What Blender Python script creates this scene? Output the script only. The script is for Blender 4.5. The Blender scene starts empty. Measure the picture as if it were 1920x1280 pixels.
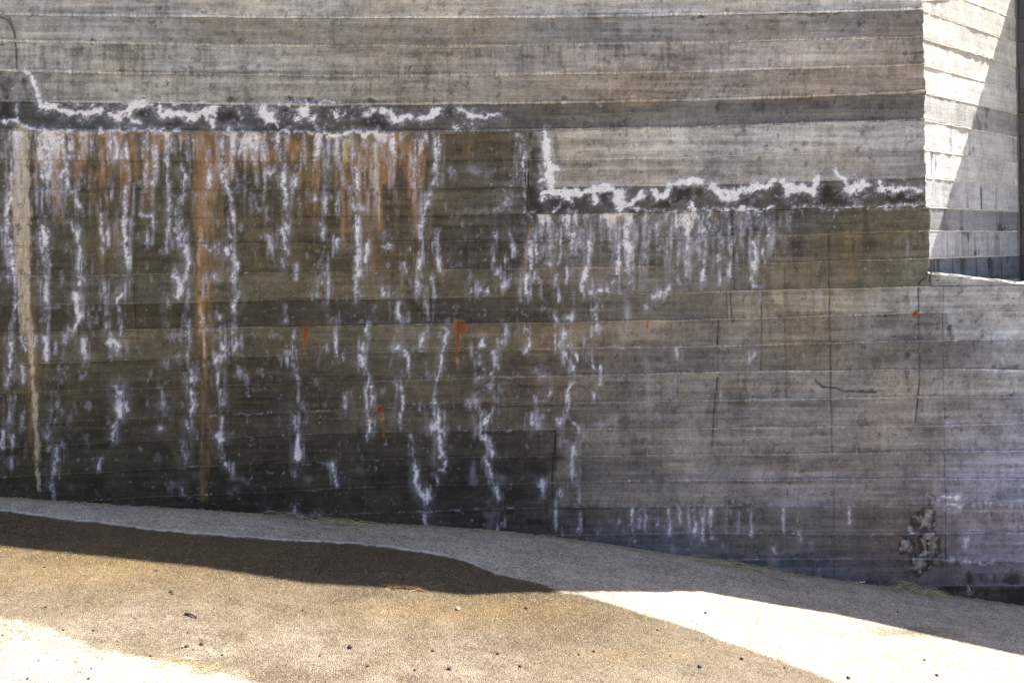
import bpy, bmesh, math, random
import numpy as np
from mathutils import Vector

S = bpy.context.scene
COL = S.collection
random.seed(11)

# ------------------------------------------------------------------ camera, sky, sun, exposure
EYE = 1.6                                   # camera height above the pavement under it
FPX, CX, CY = 1500.0, 960.0, 470.0          # focal length and principal point, survey pixels
ROLL = 0.0135
cam_d = bpy.data.cameras.new('camera')
cam = bpy.data.objects.new('camera', cam_d); COL.objects.link(cam)
cam.location = (0, 0, EYE)
cam.rotation_euler = (math.pi / 2, ROLL, 0)
cam_d.sensor_width = 36.0
cam_d.lens = FPX / 1920 * 36.0
cam_d.shift_y = -(640 - CY) / 1920.0
cam_d.clip_start = 0.05; cam_d.clip_end = 2000
S.camera = cam

SUN = Vector((0.87, 0.265, 1.0)).normalized()
elev = math.asin(SUN.z); azim = math.atan2(SUN.x, SUN.y)
w = bpy.data.worlds.new('World'); S.world = w; w.use_nodes = True
wt = w.node_tree; bgn = wt.nodes['Background']
sky = wt.nodes.new('ShaderNodeTexSky'); sky.sky_type = 'NISHITA'; sky.sun_disc = False
sky.sun_elevation = elev; sky.sun_rotation = azim
sky.air_density = 1.0; sky.dust_density = 2.0; sky.ozone_density = 1.0
wt.links.new(sky.outputs[0], bgn.inputs[0]); bgn.inputs[1].default_value = 0.06
sl = bpy.data.lights.new('sun', 'SUN'); sl.energy = 4.5; sl.angle = math.radians(0.55); sl.color = (1.0, 0.925, 0.785)
so = bpy.data.objects.new('sun', sl); COL.objects.link(so)
so.rotation_euler = SUN.to_track_quat('Z', 'Y').to_euler(); so.location = (6, 3, 8)
S.view_settings.view_transform = 'Standard'; S.view_settings.look = 'None'
S.view_settings.gamma = 1.0; S.view_settings.exposure = 2.12
S.view_settings.use_white_balance = True
S.view_settings.white_balance_temperature = 6350
S.view_settings.white_balance_tint = 10
S.cycles.max_bounces = 6; S.cycles.diffuse_bounces = 4

# ------------------------------------------------------------------ helpers
cR, sR = math.cos(ROLL), math.sin(ROLL)

def wallY(X):
    """plan curve of the wall: straight on the right, bending gently forward on the left"""
    X = np.asarray(X, float)
    d = np.clip(0.5 - X, 0, 4.0)
    y = 4.08 - 0.022 * d ** 2
    y = np.where(0.5 - X > 4.0, y - 0.176 * (0.5 - X - 4.0), y)
    return y

def to_survey(X, Y, Z):
    """position in the place -> coordinates of the condition survey (photo pixels)"""
    Zr = Z - EYE
    xc = X * cR - Zr * sR; yc = X * sR + Zr * cR
    return CX + FPX * xc / Y, CY - FPX * yc / Y

def on_wall(px, py):
    px = np.asarray(px, float); py = np.asarray(py, float)
    xc = (px - CX) / FPX; yc = (CY - py) / FPX
    kx = cR * xc + sR * yc; kz = -sR * xc + cR * yc
    Y = np.full(np.broadcast(px, py).shape, 4.06)
    for _ in range(6):
        Y = wallY(kx * Y)
    return kx * Y, kz * Y + EYE

RNG = np.random.default_rng(5)
def vnoise(h, w, cy, cx, rng):
    """value noise, cell size (cy, cx) samples"""
    gh, gw = int(h / cy) + 4, int(w / cx) + 4
    g = rng.random((gh, gw)).astype(np.float32)
    y = np.arange(h) / cy + rng.random(); x = np.arange(w) / cx + rng.random()
    iy = y.astype(int); fy = y - iy; ix = x.astype(int); fx = x - ix
    fy = (fy * fy * (3 - 2 * fy)).astype(np.float32)[:, None]; fx = (fx * fx * (3 - 2 * fx)).astype(np.float32)[None, :]
    a = g[iy][:, ix]; b = g[iy][:, ix + 1]; c = g[iy + 1][:, ix]; d = g[iy + 1][:, ix + 1]
    return (a * (1 - fx) + b * fx) * (1 - fy) + (c * (1 - fx) + d * fx) * fy

def fbm(h, w, cy, cx, octv=4, gain=0.55, seed=0):
    rng = np.random.default_rng(1000 + seed)
    out = np.zeros((h, w), np.float32); amp = 1.0; tot = 0
    for _ in range(octv):
        out += amp * vnoise(h, w, max(cy, 1.01), max(cx, 1.01), rng); tot += amp
        amp *= gain; cy /= 2; cx /= 2
        if cy < 1 and cx < 1: break
    out /= tot
    return np.clip((out - 0.5) * 1.6 + 0.5, 0, 1)

def sstep(a, b, x):
    t = np.clip((x - a) / (b - a), 0, 1)
    return t * t * (3 - 2 * t)

def lin(c):
    c = np.asarray(c, float) / 255.0
    return np.where(c <= 0.04045, c / 12.92, ((c + 0.055) / 1.055) ** 2.4)

def empty(name, label, cat, loc=(0, 0, 0), group=None, kind=None):
    o = bpy.data.objects.new(name, None); COL.objects.link(o); o.location = loc
    o['label'] = label; o['category'] = cat
    if group: o['group'] = group
    if kind: o['kind'] = kind
    return o

def link_mesh(name, me, mat, parent=None):
    o = bpy.data.objects.new(name, me); COL.objects.link(o)
    if mat: me.materials.append(mat)
    if parent: o.parent = parent
    return o

def tag(o, label=None, cat=None, group=None, kind=None):
    if label: o['label'] = label
    if cat: o['category'] = cat
    if group: o['group'] = group
    if kind: o['kind'] = kind
    return o

def mesh_np(name, V, Q, smooth=True):
    """mesh from numpy verts and quads"""
    me = bpy.data.meshes.new(name)
    V = np.ascontiguousarray(V, np.float32); Q = np.ascontiguousarray(Q, np.int32)
    n = len(Q); k = Q.shape[1]
    me.vertices.add(len(V)); me.vertices.foreach_set('co', V.ravel())
    me.loops.add(n * k); me.loops.foreach_set('vertex_index', Q.ravel())
    me.polygons.add(n); me.polygons.foreach_set('loop_start', np.arange(0, n * k, k, dtype=np.int32))
    me.update(calc_edges=True)
    if smooth: me.polygons.foreach_set('use_smooth', np.ones(n, bool))
    return me

def vattr(me, name, arr):
    a = me.attributes.new(name, 'FLOAT_COLOR', 'POINT')
    a.data.foreach_set('color', np.ascontiguousarray(arr, np.float32).ravel())

def grid_quads(nr, nc, flip=False):
    i = np.arange(nr - 1)[:, None] * nc + np.arange(nc - 1)[None, :]
    q = np.stack([i, i + 1, i + nc + 1, i + nc], -1).reshape(-1, 4)
    return q[:, ::-1] if flip else q

class NT:
    """small helper to write node trees"""
    def __init__(s, name):
        s.m = bpy.data.materials.new(name); s.m.use_nodes = True
        s.t = s.m.node_tree; s.b = s.t.nodes['Principled BSDF']
    def n(s, typ, **kw):
        x = s.t.nodes.new(typ)
        for k, v in kw.items():
            if k.startswith('i_'):
                x.inputs[k[2:].replace('_', ' ')].default_value = v
            else: setattr(x, k, v)
        return x
    def l(s, a, b): s.t.links.new(a, b)
    def math(s, op, a, b=None, c=None, clamp=False):
        x = s.t.nodes.new('ShaderNodeMath'); x.operation = op; x.use_clamp = clamp
        for i, v in enumerate((a, b, c)):
            if v is None: continue
            if isinstance(v, (int, float)): x.inputs[i].default_value = v
            else: s.l(v, x.inputs[i])
        return x.outputs[0]
    def mix(s, f, a, b, blend='MIX'):
        x = s.t.nodes.new('ShaderNodeMix'); x.data_type = 'RGBA'; x.blend_type = blend
        for idx, v in ((0, f), (6, a), (7, b)):
            if isinstance(v, (int, float)): x.inputs[idx].default_value = v
            elif isinstance(v, tuple): x.inputs[idx].default_value = (*v, 1)
            else: s.l(v, x.inputs[idx])
        return x.outputs[2]
    def noise(s, vec, scale, detail=4, rough=0.6, dist=0.0):
        x = s.n('ShaderNodeTexNoise'); x.inputs['Scale'].default_value = scale
        x.inputs['Detail'].default_value = detail; x.inputs['Roughness'].default_value = rough
        x.inputs['Distortion'].default_value = dist
        s.l(vec, x.inputs['Vector']); return x.outputs[0]
    def mapr(s, v, a, b, c=0.0, d=1.0, smooth=True):
        x = s.n('ShaderNodeMapRange'); x.interpolation_type = 'SMOOTHSTEP' if smooth else 'LINEAR'
        s.l(v, x.inputs[0])
        for i, q in enumerate((a, b, c, d)): x.inputs[i + 1].default_value = q
        return x.outputs[0]
    def scaled(s, vec, sc):
        x = s.n('ShaderNodeMapping'); x.inputs['Scale'].default_value = sc
        s.l(vec, x.inputs['Vector']); return x.outputs[0]

# ------------------------------------------------------------------ concrete material: tone and stain maps live on the mesh
def concrete_material(name):
    M = NT(name)
    pos = M.n('ShaderNodeNewGeometry').outputs['Position']
    tone = M.n('ShaderNodeAttribute', attribute_name='tone')
    st = M.n('ShaderNodeAttribute', attribute_name='stain')
    st2 = M.n('ShaderNodeAttribute', attribute_name='stain2')
    sp = M.n('ShaderNodeSeparateColor'); M.l(st.outputs['Color'], sp.inputs[0])
    sp2 = M.n('ShaderNodeSeparateColor'); M.l(st2.outputs['Color'], sp2.inputs[0])
    fine = M.noise(pos, 170, 5, 0.75)
    grit = M.noise(pos, 520, 2, 0.6)
    grain = M.noise(M.scaled(pos, (7, 7, 210)), 1.0, 5, 0.65, 0.4)
    saw = M.noise(M.scaled(pos, (150, 150, 6)), 1.0, 3, 0.6)
    k = M.math('ADD', M.mapr(fine, 0.30, 0.70, 0.66, 1.30, False), M.mapr(grain, 0.3, 0.7, -0.16, 0.14, False))
    k = M.math('ADD', k, M.mapr(grit, 0.3, 0.7, -0.13, 0.13, False))
    k = M.math('ADD', k, M.mapr(saw, 0.35, 0.65, -0.05, 0.05, False))
    kc = M.n('ShaderNodeCombineColor')
    for i in range(3): M.l(k, kc.inputs[i])
    col = M.mix(1.0, tone.outputs['Color'], kc.outputs[0], 'MULTIPLY')
    # small pits of the cast surface
    pit = M.noise(pos, 95, 3, 0.5)
    pitm = M.mapr(pit, 0.76, 0.81)
    col = M.mix(M.math('MULTIPLY', pitm, 0.36), col, (0.03, 0.028, 0.025))
    # cream and ochre run-off
    veil = M.noise(M.scaled(pos, (120, 120, 14)), 1.0, 4, 0.6)
    def edge(sock, amp, lo, hi, nz):
        a = M.math('ADD', sock, M.math('MULTIPLY', M.math('SUBTRACT', nz, 0.5), amp))
        return M.mapr(a, lo, hi)
    och = edge(sp.outputs['Blue'], 0.55, 0.05, 0.88, veil)
    col = M.mix(M.math('MULTIPLY', och, 0.72), col, M.mix(veil, (0.135, 0.070, 0.021), (0.40, 0.25, 0.115)))
    crm = edge(sp2.outputs['Red'], 0.55, 0.12, 0.95, M.mix(0.5, fine, veil))
    col = M.mix(M.math('MULTIPLY', crm, 0.74), col, M.mix(M.mapr(M.mix(0.5, fine, veil), 0.36, 0.62), (0.25, 0.215, 0.155), (0.62, 0.56, 0.43)))
    ygr = edge(sp2.outputs['Blue'], 0.8, 0.3, 0.7, fine)
    col = M.mix(ygr, col, (0.30, 0.28, 0.06))
    # damp darkening and cracks
    dk = edge(st.outputs['Alpha'], 0.35, 0.08, 0.95, fine)
    col = M.mix(M.math('MULTIPLY', dk, 0.88), col, (0.018, 0.016, 0.014))
    # rust
    crack_n = M.noise(pos, 140, 4, 0.7)
    rst = edge(sp.outputs['Green'], 0.3, 0.06, 0.62, fine)
    rc = M.mix(M.mapr(sp.outputs['Green'], 0.45, 0.95), (0.24, 0.105, 0.018), (0.20, 0.040, 0.010))
    col = M.mix(M.math('MULTIPLY', rst, M.mapr(crack_n, 0.32, 0.62, 0.30, 1.0, False)), col, rc)
    # lime bloom (efflorescence)
    crust = M.noise(pos, 260, 4, 0.7)
    eff = M.math('MULTIPLY', sp.outputs['Red'], M.mapr(M.mix(0.5, crust, fine), 0.38, 0.60, 0.40, 1.38, False), clamp=True)
    col = M.mix(M.math('MULTIPLY', eff, 0.93), col, M.mix(M.mapr(sp.outputs['Red'], 0.45, 0.95), (0.55, 0.57, 0.70), (0.88, 0.88, 0.92)))
    # chalk mark
    blu = edge(sp2.outputs['Green'], 1.0, 0.30, 0.8, fine)
    col = M.mix(M.math('MULTIPLY', blu, 0.8), col, (0.03, 0.12, 0.22))
    M.l(col, M.b.inputs['Base Color'])
    M.b.inputs['Roughness'].default_value = 0.88
    M.b.inputs['Specular IOR Level'].default_value = 0.25
    h = M.math('ADD', M.math('MULTIPLY', fine, 0.5), M.math('MULTIPLY', grain, 0.6))
    h = M.math('ADD', h, M.math('MULTIPLY', eff, 0.7))
    h = M.math('SUBTRACT', h, M.math('MULTIPLY', pitm, 0.8))
    h = M.math('ADD', h, M.math('MULTIPLY', grit, 0.3))
    bp = M.n('ShaderNodeBump'); bp.inputs['Strength'].default_value = 1.0; bp.inputs['Distance'].default_value = 0.004
    M.l(h, bp.inputs['Height']); M.l(bp.outputs[0], M.b.inputs['Normal'])
    return M.m

def plain(name, col, rough=0.8, metal=0.0, var=0.3, scale=60):
    M = NT(name)
    tc = M.n('ShaderNodeTexCoord').outputs['Object']
    nz = M.noise(tc, scale, 4, 0.65)
    k = M.mapr(nz, 0.25, 0.75, 1 - var, 1 + var, False)
    kc = M.n('ShaderNodeCombineColor')
    for i in range(3): M.l(k, kc.inputs[i])
    M.l(M.mix(1.0, tuple(col), kc.outputs[0], 'MULTIPLY'), M.b.inputs['Base Color'])
    M.b.inputs['Roughness'].default_value = rough; M.b.inputs['Metallic'].default_value = metal
    return M.m

CONC = concrete_material('board_marked_concrete')
# ------------------------------------------------------------------ course joints, measured at five stations along the wall
JX = [0, 640, 1280, 1720, 1920]
JOINT = {
 -6: (-80, -72, -74, -84, -88), -5: (-26, -18, -22, -32, -36), -4: (28, 35, 30, 20, 16), -3: (78, 89, 82, 71, 67),
 -2: (134, 144, 136, 123, 119), -1: (190, 198, 190, 175, 171), 0: (245, 250, 240, 226, 222), 1: (299, 304, 296, 282, 278),
 2: (354, 358, 348, 334, 331), 3: (408, 405, 398, 388, 385), 4: (463, 455, 447, 433, 431), 5: (518, 509, 499, 485, 483),
 6: (573, 561, 549, 537, 535), 7: (623, 611, 601, 586, 584), 8: (684, 662, 650, 639, 635), 9: (737, 716, 699, 692, 694),
 10: (796, 767, 751, 744, 743), 11: (840, 811, 803, 798, 793), 12: (895, 862, 853, 847, 845), 13: (948, 915, 900, 897, 897),
 14: (1000, 963, 947, 949, 945), 15: (1052, 1013, 999, 1000, 998), 16: (1104, 1063, 1049, 1047, 1052), 17: (1156, 1113, 1099, 1097, 1098),
 18: (1208, 1163, 1150, 1147, 1148), 19: (1260, 1213, 1200, 1197, 1198), 20: (1312, 1263, 1250, 1247, 1248), 21: (1364, 1313, 1300, 1297, 1298), 22: (1416, 1363, 1350, 1347, 1348)}
JZ = {}
for n_, ys in JOINT.items():
    xw, zw = on_wall(np.array(JX), np.array(ys))
    JZ[n_] = (xw, zw)
def joint_z(n, X):
    """height of a course joint, with the slight waver of real formwork"""
    xw, zw = JZ[n]
    X = np.asarray(X, float)
    return np.interp(X, xw, zw) + 0.0012 * np.sin(X * 5.1 + n * 2.3) + 0.0008 * np.sin(X * 13 + n)

# foot of the wall on the pavement
BASE = [(-200, 906), (0, 929), (100, 936), (200, 943), (330, 951), (480, 962), (640, 980), (800, 985), (960, 998), (1060, 1010), (1280, 1042), (1420, 1065), (1560, 1084),
        (1740, 1110), (1830, 1122), (1920, 1134), (2120, 1165)]
BX, BZ = on_wall(np.array([b[0] for b in BASE]), np.array([b[1] for b in BASE]))
CROSS = 0.045
def ground_z(X, Y):
    X = np.asarray(X, float)
    zb = np.interp(X, BX, BZ)
    zb = np.where(X < BX[0], BZ[0] + (BX[0] - X).clip(0, 5) * 0.10, zb)
    zb = np.where(X > BX[-1], BZ[-1] - (X - BX[-1]).clip(0, 5) * 0.12, zb)
    return zb - CROSS * (wallY(X) - np.asarray(Y, float)).clip(0, 6)

# ------------------------------------------------------------------ survey maps: 2-px cells, one layer per kind of stain
STEP = 2.0; RX0, RY0 = -140.0, -100.0
RW, RH = 1110, 660
PX = (RX0 + np.arange(RW) * STEP)[None, :].repeat(RH, 0).astype(np.float32)
PY = (RY0 + np.arange(RH) * STEP)[:, None].repeat(RW, 1).astype(np.float32)
SX, SZ = on_wall(PX, PY)
COURSE = np.full((RH, RW), -6, int)           # course k lies between joint k-1 and joint k
for n_ in range(-5, 19):
    COURSE[SZ < joint_z(n_, SX)] = n_ + 1
COURSE[COURSE < -4] = -5

N_f = fbm(RH, RW, 4, 3, 3, 0.6, 1)            # fine
N_m = fbm(RH, RW, 22, 20, 5, 0.6, 2)          # middling
N_b = fbm(RH, RW, 90, 120, 5, 0.55, 3)        # broad
N_v = fbm(RH, RW, 34, 4, 4, 0.6, 4)           # drawn out downwards
N_v2 = fbm(RH, RW, 110, 9, 4, 0.6, 5)
N_g = fbm(RH, RW, 3, 60, 4, 0.62, 6)          # drawn out along the boards
N_w1 = 0.6 * fbm(RH, RW, 4.5, 4, 3, 0.7, 7) + 0.4 * fbm(RH, RW, 16, 14, 3, 0.6, 9); N_w2 = fbm(RH, RW, 6, 6, 4, 0.65, 8)
WX = PX + (N_w1 - 0.5) * 9; WY = PY + (N_w2 - 0.5) * 12

def paint(pot, pts, rad, s, warp=1.0, power=1.4):
    p = np.asarray(pts, float).reshape(-1, 2)
    m = rad + 14
    x0 = int((p[:, 0].min() - m - RX0) / STEP); x1 = int((p[:, 0].max() + m - RX0) / STEP) + 1
    y0 = int((p[:, 1].min() - m - RY0) / STEP); y1 = int((p[:, 1].max() + m - RY0) / STEP) + 1
    x0, y0 = max(x0, 0), max(y0, 0); x1, y1 = min(x1, RW), min(y1, RH)
    if x1 <= x0 or y1 <= y0: return
    sl_ = (slice(y0, y1), slice(x0, x1))
    ax = PX[sl_] * (1 - warp) + WX[sl_] * warp; ay = PY[sl_] * (1 - warp) + WY[sl_] * warp
    d = np.full(ax.shape, 1e9, np.float32)
    if len(p) == 1: d = np.hypot(ax - p[0, 0], (ay - p[0, 1]))
    for (ux, uy), (vx, vy) in zip(p[:-1], p[1:]):
        lx, ly = vx - ux, vy - uy; L = lx * lx + ly * ly + 1e-6
        t = np.clip(((ax - ux) * lx + (ay - uy) * ly) / L, 0, 1)
        d = np.minimum(d, np.hypot(ax - ux - t * lx, ay - uy - t * ly))
    v = s * (1 - np.clip(d / rad, 0, 1) ** power)
    pot[sl_] = np.maximum(pot[sl_], v)

def read(pot, text, ox, oy, k=2.976, wk=0.95, rmin=3.2, warp=1.0, power=1.25, add=None):
    """'strength width x,y x,y ...' entries separated by ';', in the frame of one survey sheet"""
    for e in text.replace('\n', ' ').split(';'):
        e = e.split()
        if len(e) < 3: continue
        s, wd = float(e[0]), float(e[1])
        pts = [[float(q) for q in c.split(',')] for c in e[2:]]
        pts = [(ox + x / k, oy + y / k) for x, y in pts]
        if add is None: add_ = 3.5 if pot is E else (4.0 if pot is EB else 0.0)
        else: add_ = add
        wq = wk * (1.12 if pot is E else (1.55 if pot is EB else (1.5 if pot is R else 1.0)))
        if pot is E and wd > 24: wq *= 0.8
        if pot is D and len(pts) > 1 and wd < 10:
            paint(DL, pts, max(wd / k * 1.05, 3.0), s, 0.3, 1.1); continue
        if pot is D and len(pts) == 1 and oy > 100: s *= 0.6
        rr_ = max((wd * wq + add_) / k, rmin)
        if pot is E: paint(EH, pts, rr_ * 2.4 + 3, s, 1.0, 0.8)
        if pot is EB: paint(EBH, pts, rr_ * 1.9 + 5, s, 1.0, 0.8)
        paint(pot, pts, rr_, s, 0.22 if (len(pts) > 1 and wd < 10 and power > 1.5) else warp, power)

zero = lambda: np.zeros((RH, RW), np.float32)
E = zero(); R = zero(); D = zero(); DL = zero(); EH = zero(); EBH = zero()                       # lime bloom, rust
EB = zero()                                    # dense bright lime crust
ES = zero()                                    # thin lime haze
read(EB, """1 13 145,400 180,430 205,490 225,560 235,600; .95 18 235,600 300,595 350,625 400,635 470,630 540,612 570,608;
 .9 16 605,630 640,655 670,640 710,625 740,590 800,580; .7 14 640,655 720,660 770,690; .95 18 895,600 905,640 960,630 1020,640 1090,650 1130,630 1200,612;
 .7 20 1150,650 1190,690; .6 16 1220,600 1200,640; .95 46 1480,625; .9 40 1500,650; .7 16 1500,650 1550,695; .95 46 1700,630; .8 30 1660,665; .8 26 1740,660; .75 34 1885,640; .6 14 1340,610 1345,700;
 .9 16 1280,715; .8 14 1770,720; .8 9 130,715 220,728; .9 10 230,735 400,728; .9 10 560,735 760,728 860,728; .8 10 880,735 1000,735; .7 8 1250,745 1400,745; .8 9 1560,740 1900,745;
 .6 14 20,690 60,680 105,690; .5 5 92,450 98,690; .6 4 330,575 1250,585 1900,580""", 0, 0)
read(EB, """.9 18 230,620 270,635 310,670; .95 16 310,665 400,655; .9 18 440,665 500,640 550,612; .9 14 655,605 690,635 740,645 800,655; .85 12 810,650 880,648; .7 10 730,660 735,720;
 .6 30 20,630 ; .6 22 120,640 180,610; .6 24 650,715; .8 12 0,745 200,742; .5 6 0,600 200,595;
 1 12 1130,735 1140,790; 1 20 1142,790 1150,880; 1 30 1160,920 1165,1010; .9 22 1170,1010 1172,1060; .9 22 1195,930; .8 16 1110,1010 1140,1000;
 1 18 1130,1085 1200,1076 1300,1070 1380,1070 1440,1050; .8 20 1230,1095 1330,1090; .95 18 1400,1070 1412,1120; 1 16 1440,1045 1500,1055 1535,1085; 1 34 1545,1085 1555,1150; 1 18 1560,1160 1620,1135 1672,1085;
 1 15 1740,1070 1760,1110 1800,1095 1832,1045 1900,1012; .7 16 1040,1190; .5 6 1020,760 1020,1200; .6 8 1100,1120 1200,1100; .6 10 1180,1195 1200,1165; .5 8 1600,1160 1900,1185""", 640, 0)
read(EB, """1 12 -20,1020 50,1005 105,1012; .95 22 165,1040 195,1080 235,1095; 1 38 235,1100 285,1095; .95 22 300,1085 330,1055 400,1045 445,1045 500,1005;
 .95 16 540,1020 590,1040; 1 34 600,1060 ; .9 26 640,1050; .95 16 660,1045 700,1050 725,1080 745,990; .95 15 845,970 880,1000 910,1030; 1 34 930,1050 970,1050; .9 18 985,1040 1015,1025;
 .9 14 1085,1020 1110,1055; .95 13 1105,1050 1160,1052 1230,1055 1325,1060; .8 18 45,1140 65,1175; .7 12 30,1200 40,1260; .6 7 0,1180 60,1172 500,1165; .5 6 600,1165 1330,1150;
 .35 14 90,1150 130,1165""", 1280, 0)
# upper left sheet
read(E, """.6 25 20,760 20,900; .85 34 230,750 235,1060; .8 25 275,750 270,1010; .85 36 390,750 400,900 370,940; .85 28 370,940 350,990 400,1060; .8 18 400,1060 430,1120 460,1190;
 .85 26 650,750 650,880; .7 12 705,750 710,890; .7 18 800,750 800,890; .6 12 830,760 825,900; .6 15 920,750 920,800; .7 15 960,760 960,840; .75 14 1040,750 1045,860 1050,900;
 .75 10 930,900 930,1000 950,1080 940,1200 940,1280; .7 22 855,960 850,1000; .75 18 1010,910 1030,1000 1020,1090 990,1180 1000,1280; .8 30 1240,760 1240,1000 1270,1080; .6 25 1300,760 1300,960;
 .7 20 1350,760 1340,900; .6 20 1400,760 1420,900; .6 25 1480,760 1500,860; .6 20 1530,760 1540,820; .8 16 1290,1100 1295,1280; .8 18 1160,950 1165,1060; .85 38 700,1050 700,1130 690,1280;
 .7 12 640,1060 630,1100; .7 8 540,1130 540,1200; .7 10 565,1200 565,1280; .8 14 780,1200 850,1210 850,1260; .7 18 1170,1200; .75 18 1500,970 1530,960 1530,1030; .8 18 1585,970 1580,1040 1600,1100 1590,1200 1600,1280;
 .6 8 1650,990 1640,1030; .8 14 1820,900 1830,1000 1820,1100 1820,1190; .7 14 1760,1080 1765,1120; .7 12 1880,1080 1885,1190; .7 12 1490,1160 1495,1220; .6 10 1370,1070; .65 60 1830,830;
 .75 16 60,900 60,1060 45,1180 40,1280; .8 22 210,1050 230,1180 240,1280; .7 8 400,1230 405,1280; .5 30 250,900 250,1010; .5 60 1290,1000; .5 40 1330,1060; .6 14 1780,1250 1790,1280; .5 40 500,830; .5 30 1440,820""", 0, 0)
read(E, """.8 14 80,930 85,1060 75,1150 85,1280; .8 22 110,1160; .7 15 130,760 140,860; .6 14 330,770 320,800; .7 15 450,760 450,830; .85 22 520,790 530,900 510,950; .85 20 520,1010 490,1080 465,1160 440,1280; .7 14 530,900 540,1040;
 .6 8 350,1080; .7 15 270,980; .6 10 540,760 545,920; .8 10 930,940; .85 16 975,998 940,1020; .8 16 1000,820 1000,900 1020,960 1020,1000; .5 22 1005,900 1010,1000; .5 8 80,780 90,830; .8 25 920,1110; .9 20 940,1130 900,1150 870,1165; .5 20 610,960;
 .6 20 1560,1200 1590,1260; .6 25 1450,1230; .4 120 1300,1240; .6 10 960,760 1015,770""", 640, 0)
read(ES, """.6 60 860,1090 900,1110; .5 40 720,930 760,960; .5 60 830,1150; .45 40 900,1040; .5 50 820,960; .5 34 700,1170 860,1165; .4 30 650,870""", 640, 0)
read(E, """.8 20 35,1200 30,1280; .7 15 150,1180 150,1280; .75 30 260,1190 260,1280; .6 10 360,1190 355,1280; .75 10 490,1180 490,1280; .6 12 90,1200 95,1280; .6 14 420,1200 420,1240; .4 50 300,1230""", 1280, 0)
# middle left sheet
read(E, """.7 16 20,0 20,90; .7 14 55,0 55,90 50,200; .8 25 20,270; .9 12 60,60 75,260 85,430 75,560 65,660 55,760; .6 20 40,270 70,280; .6 8 75,570 70,700; .7 12 60,800 30,890; .6 15 55,930 60,980 45,1080; .7 10 0,265 60,265;
 .85 24 250,0 250,90; .7 10 215,0 225,100; .7 12 235,100 240,260; .8 14 265,95 275,260; .85 20 255,270 265,420; .6 8 260,440 260,550; .8 12 440,0 435,70; .6 8 380,90 380,120; .8 12 445,100 450,190; .9 36 450,200 460,260;
 .7 12 440,300; .9 22 420,360 420,420 445,470; .8 16 455,480 430,530 400,570; .8 8 565,0 570,60; .8 8 600,0 605,80; .6 8 570,100 575,130; .9 18 700,0 700,60; .9 18 690,70 705,100 710,210; .7 18 820,20 825,60; .75 30 570,300 575,400;
 .7 14 580,400 590,470 590,560; .8 16 685,310 680,370 650,410; .6 7 665,430 680,480; .5 6 675,520 680,570; .9 22 970,0 990,50 1000,90; .9 10 1030,0 1030,80; .9 16 1045,80 1055,180 1050,230; .9 25 970,250 1000,290 1010,330 990,380;
 .8 14 1040,250 1030,290; .7 10 1050,350 1040,440 1025,500; .8 16 1045,540 1035,590; .6 8 1065,610 1050,660; .7 12 1040,690 1040,720; .8 7 930,0 930,130; .7 14 935,400 930,450; .5 12 930,520; .6 14 930,750; .6 20 990,710;
 .9 12 1285,0 1290,100; .9 25 1265,110 1280,140; .8 16 1300,160 1330,180 1310,240; .9 16 1305,250 1310,330; .9 28 1315,370 1310,410; .8 16 1310,410 1300,460; .6 5 1300,480 1300,530; .8 20 1300,555; .8 14 1140,90 1170,105; .7 8 1215,90 1220,140;
 .8 22 1160,255 1160,290; .8 18 1200,250 1215,290; .8 9 1140,330 1145,390; .7 10 1225,480 1225,500; .8 12 1130,490 1140,550 1160,565; .8 22 1230,560; .9 22 1240,610 1250,670; .9 14 1330,620 1320,660 1270,650; .9 18 1260,690 1215,720 1195,745;
 .7 20 1215,800 1220,860; .5 12 1340,800 1370,830; .6 14 1235,890 1245,980; .6 12 1240,1040 1235,1130; .8 22 1220,1140 1235,1180; .6 12 1225,1200 1240,1270; .9 14 1060,770 1070,810 1055,860; .8 10 1050,890 1070,950 1065,1030; .7 14 1050,1070 1055,1120;
 .5 22 1035,1190 1035,1280; .75 34 665,900 665,1040; .7 26 650,880; .75 18 640,1080 630,1170; .9 16 915,920 918,970; .9 26 920,980 925,1030; .6 16 900,1100; .5 10 890,890; .7 16 1500,40 1520,120; .8 14 1580,0 1590,120; .8 20 1570,10; .5 8 1580,160 1585,240;
 .8 7 1665,200 1655,270; .8 22 1800,0 1800,40; .8 14 1880,60 1870,130; .8 14 1810,140 1790,190; .9 20 1810,220 1800,290; .9 14 1840,240 1835,380; .9 16 1770,370 1810,390; .6 14 1600,510; .8 20 1870,490; .9 9 1865,560 1870,630 1875,690; .6 8 1635,570 1635,600;
 .6 18 1810,655; .95 14 1615,690 1620,740 1640,800; .7 8 1650,800 1670,850; .7 12 1655,880 1660,940; .7 10 1690,970 1710,1040; .9 10 1645,1050 1650,1120; .6 14 1700,1060; .95 14 1660,1150 1660,1200; .95 20 1660,1200 1660,1270; .6 10 1630,1030; .7 8 120,600 140,690; .6 6 140,590 140,630;
 .6 6 190,600 190,650; .8 14 250,600 255,730; .7 8 305,640 300,680; .7 8 365,590 360,630; .8 20 465,620 485,720; .9 30 600,620 650,640 670,650; .7 22 650,680; .6 6 350,680 350,740; .8 10 120,760 135,860; .6 8 325,770 320,880; .85 14 320,920 330,1020; .6 10 285,990 270,1070;
 .9 10 310,1075; .5 8 135,1030 130,1130; .7 12 20,1130 10,1200; .6 8 70,1150 75,1210; .6 8 270,1090 265,1200; .9 30 320,1220 320,1280; .8 8 10,1215 60,1220; .9 8 270,1220 350,1205; .5 25 270,1140; .5 8 710,980 715,1010""", 0, 430)
JW = zero()                                    # broken lime line along the joints
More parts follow.
